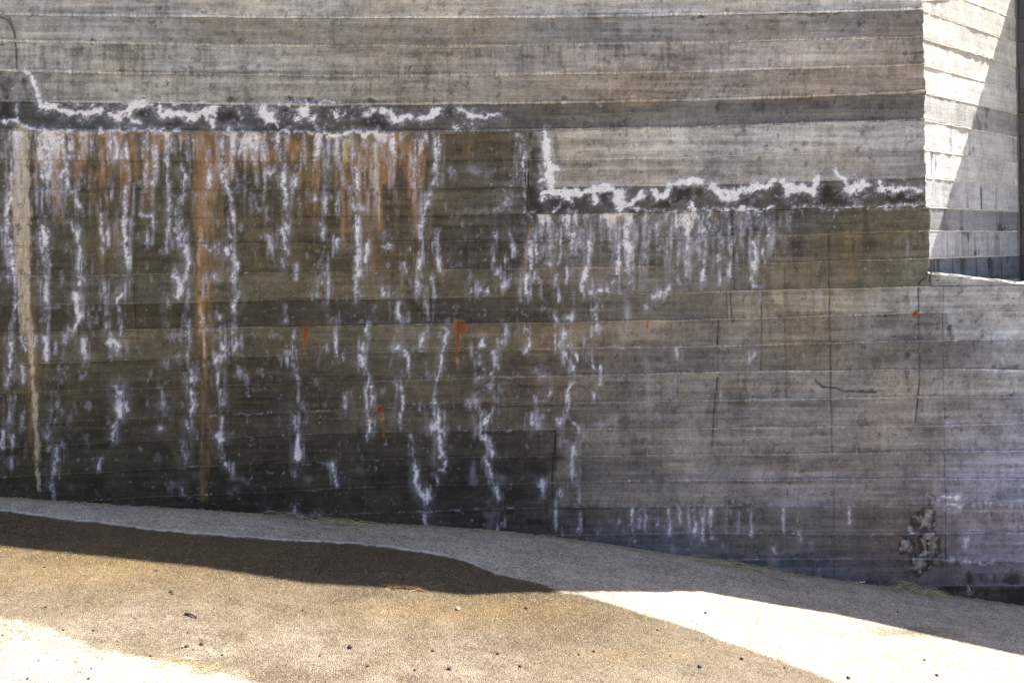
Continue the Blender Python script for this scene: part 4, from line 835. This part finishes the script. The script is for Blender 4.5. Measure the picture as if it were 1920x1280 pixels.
for a, b in ((ARR_L + 0.001, 2.78), (2.78, X_R)):   # first course under the ledge on the right
    board(lower, ledge_z, J(7) if False else (lambda X: joint_z(6, np.minimum(X, 9)) if False else np.minimum(joint_z(6, X), ledge_z(X) - 0.012)), a, b, 0.001, 400 + int(a * 9), coarse=a > 2.7)
board(lower, lambda X: np.minimum(joint_z(6, X), ledge_z(X) - 0.013), J(7), ARR_L + 0.001, XW(1769, 560), 0.0, 410)
# the course right of the arris from joint 6 down
for a, b in ((XW(1769, 560), 2.78), (2.78, X_R)):
    board(lower, lambda X: np.minimum(joint_z(6, X), ledge_z(X) - 0.013), J(7), a, b, 0.003, 420 + int(a * 9), coarse=a > 2.7)

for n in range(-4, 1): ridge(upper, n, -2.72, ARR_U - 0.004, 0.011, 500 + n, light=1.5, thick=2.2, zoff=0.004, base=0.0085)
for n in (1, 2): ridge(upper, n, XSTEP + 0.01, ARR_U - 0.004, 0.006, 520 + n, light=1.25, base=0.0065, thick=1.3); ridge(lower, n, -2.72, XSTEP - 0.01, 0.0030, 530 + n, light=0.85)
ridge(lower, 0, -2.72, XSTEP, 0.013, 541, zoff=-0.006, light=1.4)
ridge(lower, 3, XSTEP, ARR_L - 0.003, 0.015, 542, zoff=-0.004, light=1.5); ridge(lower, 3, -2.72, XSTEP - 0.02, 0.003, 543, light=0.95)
AMP = {4: .0035, 5: .0035, 6: .003, 7: .0045, 8: .004, 9: .004, 10: .0065, 11: .006, 12: .006, 13: .006, 14: .008, 15: .006, 16: .0045, 17: .0045}
for n in range(4, 18):
    e = ARR_L - 0.003 if n <= 6 else 2.78
    xx = np.linspace(-2.72, e, 200); vis = joint_z(n, xx) > ground_z(xx, wallY(xx)) - 0.01
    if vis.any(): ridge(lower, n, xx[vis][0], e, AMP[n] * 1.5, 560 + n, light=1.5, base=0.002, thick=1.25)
# upright ragged edge of the step
def step_edge():
    z = np.linspace(float(joint_z(3, XSTEP)), float(joint_z(0, XSTEP)), 60)
    r = np.random.default_rng(8); nz = r.random(60)
    rows = []
    for dx, q in ((-0.011, -1), (-0.009, .55), (-0.003, 1.0), (0.004, .7), (0.006, -1)):
        X = XSTEP + dx * (0.7 + 0.7 * nz) + rag1(z, 12, 0.004)
        Y = wallY(X) + (0.006 if q < 0 else -0.010 * q * (0.4 + nz))
        rows.append(np.stack([X, Y, z], -1))
    V = np.array(rows); me = mesh_np('step_ridge', V.reshape(-1, 3), grid_quads(5, 60, True))
    s = sample(*to_survey(V[..., 0], V[..., 1], V[..., 2])); attr_from(me, s, 1.2)
    link_mesh('step_ridge', me, CONC, upper)
step_edge()
top = lambda X: wall_top(X) - 0.004
core(upper, np.linspace(X_L, ARR_U - 0.02, 70), top, lambda X: joint_z(0, X) + 0.01)
core(lower, np.linspace(X_L, ARR_L - 0.02, 70), lambda X: joint_z(0, X) - 0.0, lambda X: ground_z(X, wallY(X)) - 0.35, back=0.44)
core(lower, np.linspace(ARR_L - 0.03, X_R, 40), lambda X: ledge_flat(X) - 0.008, lambda X: ground_z(X, wallY(X)) - 0.35, back=0.85)
core(lower, np.linspace(2.76, X_R, 24), lambda X: ledge_z(X) - 0.006, lambda X: ledge_flat(X) - 0.2, back=0.11)

def ledge():
    """trowelled top of the lower wall to the right of the upper wall's end"""
    X1 = np.concatenate([np.linspace(ARR_L - 0.012, 2.78, 130), np.linspace(2.8, X_R, 20)])
    v = np.array([-0.001, 0.004, 0.02, 0.11, 0.115, 0.3, 0.5, 0.86])
    X, V_ = np.meshgrid(X1, v); Z = np.where(V_ < 0.112, ledge_z(X), np.minimum(ledge_flat(X), ledge_z(X))) + 0.0015 * np.sin(X * 61 + V_ * 9); Z[0] -= 0.012; Z[1] -= 0.001
    Y = wallY(X) - 0.003 + V_ + rag1(X, 4, 0.002)
    P = np.stack([X, Y, Z], -1); me = mesh_np('ledge', P.reshape(-1, 3), grid_quads(len(v), len(X1)))
    s = np.zeros((P.shape[0] * P.shape[1], 11), np.float32); s[:, :3] = lin((176, 173, 166))
    attr_from(me, s); link_mesh('ledge', me, CONC, lower)
ledge()

# form-tie stubs that bleed rust
RUSTM = plain('rust', (0.16, 0.045, 0.012), 0.9, 0.0, 0.5, 220)
def tie_stub(px, py, r):
    x, z = on_wall(px, py); x, z = float(x), float(z); y = float(wallY(x))
    bm = bmesh.new(); bmesh.ops.create_icosphere(bm, subdivisions=2, radius=r)
    rr = random.Random(int(px))
    for v in bm.verts: v.co *= 0.75 + 0.5 * rr.random(); v.co.y *= 0.6
    me = bpy.data.meshes.new('tie_stub'); bm.to_mesh(me); bm.free()
    o = link_mesh('tie_stub', me, RUSTM, lower); o.location = (x, y - 0.003, z); o['label'] = 'rusty form tie stub'
for a in ((862, 612, .0095), (572, 619, .0045), (713, 769, .0075), (1716, 589, .006), (1899, 559, .004), (1215, 603, .0035)): tie_stub(*a)

# ---- wing wall: runs off at an angle to the right, its face catching the low-angled sun
WD = np.array([0.80, 0.60]); WN = np.array([0.60, -0.80])
WA = np.array([ARR_U - 0.012, float(wallY(ARR_U)) + 0.002])
W_LEN = 1.16; PIER_TOP = EYE + 1.51
wing = empty('wing_wall', 'pale angled concrete wall at the right edge, lit by the sun behind the corner', 'wall')
def wing_z(n):
    return float(joint_z(max(n, -6), 2.08)) + max(0, -6 - n) * 0.140
W_TONE = {4: (118, 119, 120), 5: (150, 150, 152), 6: (104, 108, 116), 3: (160, 160, 160), 2: (178, 176, 172), 1: (176, 174, 170), 0: (150, 148, 146), -1: (180, 177, 171), -2: (172, 169, 163), -3: (176, 173, 166), -4: (168, 164, 156)}
wing_top = lambda u: EYE + 1.257 + 0.20 * np.asarray(u, float)
def wing_board(k):
    zt, zb = wing_z(k - 1), wing_z(k); H = zt - zb
    step = 0.0062
    u = np.concatenate([[0, 0.001], np.linspace(0.006, W_LEN, int(W_LEN / step))])
    t = rows_for(H, step)
    U, Tt = np.meshgrid(u, t)
    slope = 0.010 * np.sin(k * 2.1) * (U / W_LEN - 0.5)
    Z = zb + Tt * H + slope * 0
    drop = np.zeros(len(t)); drop[[0, -1]] = 0.03; drop[[1, -2]] = 0.005; drop[[2, -3]] = 0.0016
    q = sample(fold(U * 390 + 300 + k * 170), np.clip((EYE + 1.7 - Z) * 330, -90, 1200),
               np.stack([N_m, N_g, N_f, N_b, N_v, N_v2], -1))
    rr = np.random.default_rng(900 + k)
    pr = rr.normal(0, 0.0014) + (rr.random() - 0.5) * 0.002 * (Tt - 0.5)
    rel = pr + 0.0022 * (q[..., 0] - 0.5) + 0.0010 * (q[..., 1] - 0.5) + 0.0009 * (q[..., 2] - 0.5) - drop[:, None]
    X = WA[0] + WD[0] * U + WN[0] * rel; Y = WA[1] + WD[1] * U + WN[1] * rel
    X = X + rag1(Z, 31, 0.003) * sstep(0.05, 0, U)
    Z = np.minimum(Z, wing_top(U))
    me = mesh_np('board_course', np.stack([X, Y, Z], -1).reshape(-1, 3), grid_quads(len(t), len(u)))
    tone = lin(W_TONE.get(k, (170, 167, 160)))[None, None, :] * np.array([1.0, 1.01, 1.06]) * (1 + 0.45 * (q[..., 0:1] - .5) + .3 * (q[..., 3:4] - .5) + .35 * (q[..., 1:2] - .5) + 0.25 * (q[..., 2:3] - .5))
    s = np.zeros(U.shape + (11,), np.float32); s[..., :3] = tone
    s[..., 6] = 0.45 * sstep(0.62, 0.85, q[..., 5]) * (k >= 1) + 0.35 * sstep(0.66, 0.85, q[..., 0]) + (0.3 * sstep(0.45, 0.7, U) if k == 0 else 0) + (0.25 if k == 6 else 0)
    attr_from(me, s); link_mesh('board_course', me, CONC, wing)
for k in range(-7, 8): wing_board(k)
def wing_ridge(n):
    nx = 260; u = np.linspace(0.0, W_LEN - 0.01, nx); r = np.random.default_rng(950 + n)
    a = r.random(nx); b = np.interp(np.arange(nx), np.arange(0, nx + 7, 7), r.random(len(np.arange(0, nx + 7, 7)))); c = np.interp(np.arange(nx), np.arange(0, nx + 50, 50), r.random(len(np.arange(0, nx + 50, 50))))
    p = 0.009 * np.clip(0.15 + 0.8 * b * c * 1.6 + 0.3 * (a - .5), 0.05, 1.3)
    zc = np.minimum(wing_z(n) + (b - .5) * 0.004, wing_top(u) - 0.012)
    rows = []
    for dz, q in ((-1, -1), (-.7, .6), (0, 1), (.6, .6), (1, -1)):
        rel = np.where(q < 0, -0.006, p * q)
        rows.append(np.stack([WA[0] + WD[0] * u + WN[0] * rel, WA[1] + WD[1] * u + WN[1] * rel, zc + dz * (0.003 + 0.004 * b)], -1))
    V = np.array(rows); me = mesh_np('joint_ridge', V.reshape(-1, 3), grid_quads(5, nx))
    s = np.zeros((5 * nx, 11), np.float32); s[:, :3] = lin((182, 178, 170)) * np.tile(0.6 + 0.7 * a, 5)[:, None]
    attr_from(me, s); link_mesh('joint_ridge', me, CONC, wing)
for n in range(-5, 7): wing_ridge(n)

def prism(name, foot, z0, z1, parent, tone=(120, 116, 110)):
    """upright block on a plan outline"""
    n = len(foot); z1 = z1 if hasattr(z1, '__len__') else [z1] * n
    V = [(x, y, z0) for x, y in foot] + [(x, y, z) for (x, y), z in zip(foot, z1)]
    me = bpy.data.meshes.new(name)
    me.from_pydata(V, [], [tuple(range(n))[::-1], tuple(range(n, 2 * n))] + [(i, (i + 1) % n, n + (i + 1) % n, n + i) for i in range(n)]); me.update()
    s = np.zeros((2 * n, 11), np.float32); s[:, :3] = lin(tone); attr_from(me, s)
    return link_mesh(name, me, CONC, parent)
ob = lambda u, b: (WA[0] + WD[0] * u - WN[0] * b, WA[1] + WD[1] * u - WN[1] * b)
Z_T = EYE - 0.62
prism('core', [ob(0.03, 0.014), ob(W_LEN, 0.014), ob(W_LEN, 0.40), ob(0.03, 0.40)], Z_T, [float(wing_top(q)) - 0.004 for q in (0.03, W_LEN, W_LEN, 0.03)], wing)

# ---- pier closing the wing wall: its shadow crosses the wing wall's face
pier = empty('concrete_pier', 'dark shaded concrete pier at the far right edge behind the ledge', 'pier')
PA = np.array(ob(W_LEN - 0.012, -0.012)); PD = np.array([1.0, -0.45]) / math.hypot(1, 0.45); PN = np.array([-PD[1], PD[0]])
pt = lambda u, b: tuple(PA + PD * u + PN * b)
P_LEN = 0.60
prism('core', [pt(0.0, 0.02), pt(P_LEN, 0.02), pt(P_LEN, 0.22), pt(0.0, 0.22)], Z_T, PIER_TOP - 0.004, pier)
for i in range(18):
    z0 = Z_T + i * 0.14; z1 = min(z0 + 0.137, PIER_TOP)
    if z0 > PIER_TOP - 0.02: break
    o = 0.002 * ((i * 7) % 3)
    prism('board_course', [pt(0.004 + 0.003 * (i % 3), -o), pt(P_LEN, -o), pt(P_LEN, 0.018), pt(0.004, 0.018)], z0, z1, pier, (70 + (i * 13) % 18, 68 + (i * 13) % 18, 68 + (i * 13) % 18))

# ---- ground held up behind the lower wall
tp = bpy.data.meshes.new('terrace')
tp.from_pydata([(-30, 4.5, Z_T + 0.3), (1.9, 4.5, Z_T + 0.3), (1.9, 4.9, Z_T + 0.3), (5.2, 4.9, Z_T + 0.3), (30, 4.9, Z_T + 0.3), (30, 40, Z_T + 0.3), (-30, 40, Z_T + 0.3)], [], [(0, 1, 2, 3, 4, 5, 6)])
tag(link_mesh('terrace', tp, ASPH), 'level ground behind the wall', kind='structure')
# ------------------------------------------------------------------ small things on the pavement
def on_ground(px, py):
    xc = (px - CX) / FPX; yc = (CY - py) / FPX
    kx = cR * xc + sR * yc; kz = -sR * xc + cR * yc
    Y = 3.4
    for _ in range(40):
        zg = float(ground_z(kx * Y, Y)) + 0.010 * float(bumps(kx * Y, Y, (0.9, 0.35), 1))
        Y = 0.5 * Y + 0.5 * (zg - EYE) / kz
    X = kx * Y
    return X, Y, float(ground_z(X, Y)) + 0.010 * float(bumps(X, Y, (0.9, 0.35), 1))

PEB_D = plain('dark_stone', (0.055, 0.045, 0.040), 0.8, 0, 0.5, 90)
PEB_L = plain('tan_stone', (0.30, 0.22, 0.14), 0.8, 0, 0.4, 90)
def pebble_mesh(seed):
    rr = random.Random(seed); bm = bmesh.new(); bmesh.ops.create_icosphere(bm, subdivisions=2, radius=1.0)
    ax = [Vector((rr.gauss(0, 1), rr.gauss(0, 1), rr.gauss(0, 1))).normalized() for _ in range(6)]
    cut = [rr.uniform(0.62, 0.9) for _ in ax]
    for v in bm.verts:
        for a, c in zip(ax, cut):
            d = v.co.dot(a)
            if d > c: v.co -= a * (d - c)
        v.co.z *= 0.75
    me = bpy.data.meshes.new('pebble'); bm.to_mesh(me); bm.free(); return me
PM = [pebble_mesh(i) for i in range(6)]; PM_L = [pebble_mesh(20 + i) for i in range(2)]
for m in PM: m.materials.append(PEB_D)
for m in PM_L: m.materials.append(PEB_L)
PEBBLES = [(321, 1109, 3.4, 'upper dark pebble of the touching pair on the sunlit wet asphalt'), (324, 1113, 2.8, 'lower dark pebble of the touching pair on the sunlit wet asphalt'),
 (294, 1070, 2.6, 'small dark pebble just below the shadow edge on the left'), (351, 1212, 4.2, 'large round dark pebble below the twig, left one of two'), (378, 1208, 4.4, 'large round dark pebble below the twig, right one of two'),
 (657, 1213, 5.2, 'biggest dark pebble on the damp asphalt, at the middle of the bottom'), (859, 1142, 5.0, 'tan pebble with a dark side on the brown-stained wet asphalt'), (942, 1024, 5.0, 'brown stone in the shade between the wall and the white line'),
 (987, 1140, 3.4, 'dark pebble on a yellowish stain, just below the tip of the shadow'), (1312, 1250, 4.4, 'dark pebble on damp asphalt beside the bright dry strip, lower right'), (1391, 1235, 3.6, 'dark pebble at the brink of the bright dry strip'),
 (1591, 1271, 4.2, 'pebble at the lower right end of the damp asphalt by the bottom edge'), (1757, 1266, 3.4, 'lone pebble on the bright dry strip near the bottom right corner'), (1323, 1149, 2.8, 'small pebble on the bright dry strip below the shade'),
 (843, 1254, 4.6, 'dark pebble on a pale spot by the bottom edge'), (976, 1249, 4.0, 'dark pebble near the bottom edge, right of the pale spot'), (934, 1225, 3.4, 'dark pebble above and left of one near the bottom edge centre')]
SMALL = [(86, 1138, 2.2, 'tiny pebble on the brown wet asphalt near the left edge, level with the twig'), (175, 1182, 2.6, 'small dark pebble just above the tip of the bleached patch on the left'),
 (119, 1181, 2.4, 'small pebble at the notch of the bleached patch, left of another'), (342, 1214, 2.2, 'tiny pebble touching the left one of the two round pebbles'), (362, 1218, 2.0, 'tiny pebble between and below the two round pebbles'),
 (352, 1186, 2.0, 'tiny pebble straight above the two round pebbles'), (282, 1229, 2.6, 'small pebble just above the yellow straw'), (52, 1272, 3.0, 'dark pebble on the bleached asphalt in the bottom left corner'),
 (166, 1272, 3.2, 'dark pebble at the bottom edge left of the yellow straw'), (171, 1253, 2.2, 'tiny pebble on bleached asphalt close above the bottom edge pebble'), (72, 1238, 2.0, 'tiny pebble on the bleached asphalt above the corner pebble'),
 (417, 1228, 2.6, 'small pebble up and right of the yellow straw'), (600, 1229, 2.6, 'small pebble left of the biggest dark pebble'), (568, 1144, 2.2, 'small pebble below the widest part of the shadow'), (690, 1249, 3.2, 'dark pebble below and right of the biggest dark pebble'),
 (812, 1220, 3.2, 'dark pebble straight above the pale spot by the bottom edge'), (1233, 1181, 2.6, 'pebble on the damp asphalt right beside the bright strip, upper one'), (1114, 1221, 3.0, 'dark pebble on the ochre patch at the middle right'),
 (1086, 1227, 2.6, 'smaller pebble on the left side of the ochre patch'), (778, 1256, 2.8, 'dark pebble at the bottom edge, left of the pale spot'), (1471, 1251, 2.4, 'pebble at the tongue of damp asphalt farthest right'), (1683, 1147, 2.4, 'tiny pebble on the bright strip close below the shade'),
 (1733, 1237, 2.6, 'pebble on the bright strip above the corner pebble'), (5, 1191, 2.2, 'pebble at the left edge of the picture on the bleached asphalt'), (84, 1063, 2.2, 'tiny pebble just below the shadow on the far left'), (1257, 1230, 2.0, 'tiny pebble left of the pebble beside the bright strip')]
def put_pebble(px, py, r, label, group, i):
    x, y, z = on_ground(px, py)
    me = (PM_L[i % 2] if ('tan' in label or 'brown stone' in label) else PM[i % 6])
    o = bpy.data.objects.new('pebble', me); COL.objects.link(o)
    s = r * y / FPX * 0.95; o.scale = (s * 1.15, s, s); o.rotation_euler = (0, 0, i * 2.4); o.location = (x, y, z + s * 0.42)
    tag(o, label, 'pebble', group)
for i, (a, b, r, lb) in enumerate(PEBBLES): put_pebble(a, b, r, lb, 'pebbles on the pavement', i)
for i, (a, b, r, lb) in enumerate(SMALL): put_pebble(a, b, r, lb, 'pebbles on the pavement', i + 3)

# loose grit over the asphalt, beyond counting
def grit():
    r = np.random.default_rng(44); n = 15000
    x = r.uniform(-2.5, 2.6, n); y = r.uniform(2.5, 4.02, n); z = ground_z(x, y) + 0.010 * bumps(x, y, (0.9, 0.35), 1)
    keep = y < wallY(x) - 0.02; x, y, z = x[keep], y[keep], z[keep]; n = len(x)
    s = 0.0008 + 0.0017 * r.random(n) ** 2.2
    base = np.array([(1, 0, 0), (-0.5, 0.87, 0), (-0.5, -0.87, 0), (0.1, 0.1, 0.9)])
    V = np.stack([x, y, z], -1)[:, None, :] + base[None] * s[:, None, None] * (0.6 + 0.8 * r.random((n, 4, 1)))
    F = np.array([(0, 1, 3), (1, 2, 3), (2, 0, 3)])
    Q = (np.arange(n)[:, None, None] * 4 + F[None]).reshape(-1, 3)
    me = mesh_np('grit', V.reshape(-1, 3), Q, smooth=False)
    c = r.random(n); tone = np.where(c[:, None] < 0.6, np.array([[0.11, 0.085, 0.06]]), np.where(c[:, None] < 0.9, np.array([[0.26, 0.20, 0.13]]), np.array([[0.42, 0.38, 0.32]])))
    tone = np.repeat(np.concatenate([tone, np.ones((n, 1))], 1), 4, 0); vattr(me, 'tone', tone)
    M = NT('grit'); a = M.n('ShaderNodeAttribute', attribute_name='tone'); M.l(a.outputs['Color'], M.b.inputs['Base Color']); M.b.inputs['Roughness'].default_value = 0.55
    tag(link_mesh('grit', me, M.m), 'loose sandy grit scattered over the asphalt', kind='stuff')
grit()

# twig
BARK = plain('bark', (0.045, 0.030, 0.020), 0.85, 0, 0.4, 80)
def tube_mesh(name, pts, rads, sides=7):
    bm = bmesh.new(); rings = []
    for i, (p, r) in enumerate(zip(pts, rads)):
        p = Vector(p); d = (Vector(pts[min(i + 1, len(pts) - 1)]) - Vector(pts[max(i - 1, 0)])).normalized()
        a = d.orthogonal().normalized(); b = d.cross(a)
        rings.append([bm.verts.new(p + (a * math.cos(t) + b * math.sin(t)) * r) for t in [6.2832 * q / sides for q in range(sides)]])
    for A, B in zip(rings[:-1], rings[1:]):
        for q in range(sides): bm.faces.new((A[q], A[(q + 1) % sides], B[(q + 1) % sides], B[q]))
    bm.faces.new(rings[0][::-1]); bm.faces.new(rings[-1])
    bmesh.ops.recalc_face_normals(bm, faces=bm.faces)
    me = bpy.data.meshes.new(name); bm.to_mesh(me); bm.free()
    for p in me.polygons: p.use_smooth = True
    return me
A, B = Vector(on_ground(346, 1152)), Vector(on_ground(370, 1158))
pts = [A.lerp(B, t) + Vector((0, 0.004 * math.sin(t * 5), 0.004 + 0.003 * math.sin(t * 3))) for t in (0, .2, .45, .7, 1)]
tag(link_mesh('twig', tube_mesh('twig', pts, [.0042, .0038, .0036, .0033, .0028]), BARK), 'short dark twig lying on the sunlit wet asphalt', 'twig')

# cut grass, dry stalks and straw
GRASS = plain('drying_grass', (0.40, 0.345, 0.175), 0.75, 0, 0.5, 30)
STRAW = plain('straw', (0.36, 0.28, 0.14), 0.75, 0, 0.4, 30)
WSTRAW = plain('wet_straw', (0.30, 0.15, 0.04), 0.6, 0, 0.4, 30)
def blades(pts_px, n, spread, length, lift, seed, along=0.85, width=0.0012, head=None):
    """a swath of cut blades lying along a line on the pavement"""
    r = random.Random(seed); V = []; F = []
    gp = [Vector(on_ground(*p)) for p in pts_px]
    for i in range(n):
        t = r.random() ** (0.8) * (len(gp) - 1); k = min(int(t), len(gp) - 2); f = t - k
        c = gp[k].lerp(gp[k + 1], f); d = (gp[k + 1] - gp[k]).normalized()
        ang = r.gauss(0, 1 - along) * 1.6
        d = Vector((d.x * math.cos(ang) - d.y * math.sin(ang), d.x * math.sin(ang) + d.y * math.cos(ang), 0)) * (1 if r.random() < .5 else -1)
        c = c + Vector((r.gauss(0, spread * .5), r.gauss(0, spread), 0))
        L = length * r.uniform(0.4, 1.3); h = lift * r.random(); cv = r.gauss(0, 0.16) * L
        side = Vector((-d.y, d.x, 0)); wv = width * r.uniform(0.6, 1.4); b0 = len(V)
        for q in range(6):
            s = q / 5; P = c + d * (s - .5) * L + side * cv * (4 * (s - .5) ** 2)
            y_lim = float(wallY(P.x)) - 0.012
            if P.y > y_lim: P.y = y_lim
            zg = float(ground_z(P.x, P.y)) + 0.010 * float(bumps(P.x, P.y, (0.9, 0.35), 1))
            z = zg + 0.003 + h * math.sin(s * 3.0) * (0.5 + s)
            wq = wv * (1 - 0.75 * s)
            V.append((P.x + side.x * wq, P.y + side.y * wq, z)); V.append((P.x, P.y, z + wq * 0.9)); V.append((P.x - side.x * wq, P.y - side.y * wq, z))
        for q in range(5):
            a = b0 + q * 3
            F += [(a, a + 3, a + 4, a + 1), (a + 1, a + 4, a + 5, a + 2), (a + 2, a + 5, a + 3, a)]
    return V, F
def swath(name, label, cat, mat, *args, group=None, kind=None, **kw):
    V, F = blades(*args, **kw); me = bpy.data.meshes.new(name); me.from_pydata(V, [], F); me.update()
    return tag(link_mesh(name, me, mat), label, cat, group, kind)
G = 'swaths of cut grass along the foot of the wall'
swath('grass_swath', 'pale green cut grass lying by the dark left half of the wall', 'grass', GRASS, [(505, 970), (570, 974), (640, 983), (700, 989)], 70, 0.014, 0.15, 0.030, 1, group=G, along=0.78, width=0.0010)
swath('grass_swath', 'long thin swath of cut grass by the wall, left of the crumbled patch', 'grass', GRASS, [(1285, 1046), (1340, 1056), (1400, 1066), (1470, 1079)], 70, 0.012, 0.17, 0.030, 2, group=G, along=0.82, width=0.0010)
swath('grass_swath', 'yellowish green clump of cut grass below the crumbled patch of the wall', 'grass', GRASS, [(1670, 1099), (1700, 1106), (1735, 1115), (1770, 1121)], 110, 0.016, 0.12, 0.045, 3, group=G, along=0.7, width=0.0011)
swath('straw_clump', 'yellow straw lying in the sun at the edge of the damp asphalt', 'straw', STRAW, [(300, 1238), (330, 1243), (365, 1250), (392, 1258)], 75, 0.016, 0.06, 0.007, 4, along=0.55, width=0.0008)
swath('straw_clump', 'wet orange straw in the dark shade just above the sunlit edge', 'straw', WSTRAW, [(728, 1098), (750, 1101), (790, 1105)], 46, 0.008, 0.06, 0.006, 5, along=0.7)
swath('straw_clump', 'thin dry straw against the wall beside the white smeared corner', 'straw', STRAW, [(912, 996), (945, 1002), (992, 1008)], 16, 0.010, 0.09, 0.008, 6, along=0.8)
swath('straw_litter', 'single bits of straw and leaf scattered on the shaded strip', None, STRAW, [(20, 940), (300, 960), (600, 990), (1000, 1030), (1400, 1090), (1900, 1150)], 130, 0.05, 0.035, 0.004, 7, along=0.5, width=0.0008, kind='stuff')
swath('straw_litter', 'single bits of straw scattered on the wet asphalt', None, STRAW, [(0, 1010), (300, 1040), (600, 1070), (900, 1100)], 90, 0.06, 0.03, 0.004, 8, along=0.5, width=0.0008, kind='stuff')
swath('leaf_litter', 'dry bits of leaf and straw caught where the wall meets the asphalt', None, STRAW, [(0, 931), (330, 953), (640, 982), (960, 1000), (1280, 1045), (1560, 1087), (1900, 1133)], 460, 0.012, 0.034, 0.008, 9, along=0.5, width=0.0017, kind='stuff')
def stalk(label, px, r, seed):
    gp = [Vector(on_ground(*p)) + Vector((0, 0, 0.006)) for p in px]
    tag(link_mesh('straw_stalk', tube_mesh('straw_stalk', gp, [r] * (len(gp) - 1) + [r * .4], 5), STRAW), label, 'stalk', 'single dry stalks on the shaded strip')
stalk('long curved dry stalk lying right of the left grass swath', [(705, 994), (740, 996), (775, 997), (795, 994), (806, 988)], 0.0013, 1)
stalk('straight pale stalk lying against the middle of the wall', [(1195, 1034), (1215, 1038), (1244, 1042)], 0.0013, 2)
stalk('stiff stalk poking up left out of the yellowish grass clump', [(1680, 1089), (1695, 1096), (1712, 1104)], 0.0015, 3)

# bits of white paper by the foot of the wall, and a metal clip on the wall
PAPER = plain('paper', (0.62, 0.62, 0.66), 0.7, 0, 0.15, 40)
def scrap():
    x, y, z = on_ground(1614, 1092); r = random.Random(3); V = []; F = []
    for j in range(4):
        for i in range(5): V.append((x - 0.017 + i * 0.0085 + r.gauss(0, .002), y - 0.008 + j * 0.006 + r.gauss(0, .002), z + 0.004 + abs(r.gauss(0, .006))))
    for j in range(3):
        for i in range(4): a = j * 5 + i; F.append((a, a + 1, a + 6, a + 5))
    me = bpy.data.meshes.new('paper_scrap'); me.from_pydata(V, [], F); me.update()
    tag(link_mesh('paper_scrap', me, PAPER), 'crumpled white scrap on the shaded asphalt left of the grass clump', 'litter')
scrap()
STEEL = plain('dull_steel', (0.30, 0.30, 0.32), 0.5, 0.6, 0.3, 60)
def clip():
    x, z = on_wall(1816, 1108); x, z = float(x), float(z); y = float(wallY(x)) - 0.008
    pts = [(x + 0.007 * math.cos(t), y, z + 0.014 * math.sin(t)) for t in [6.2832 * q / 16 for q in range(17)]]
    me = tube_mesh('tie_loop', pts, [0.0026] * 17, 6); link_mesh('tie_loop', me, STEEL, lower)['label'] = 'small grey metal loop cast into the wall'
clip()
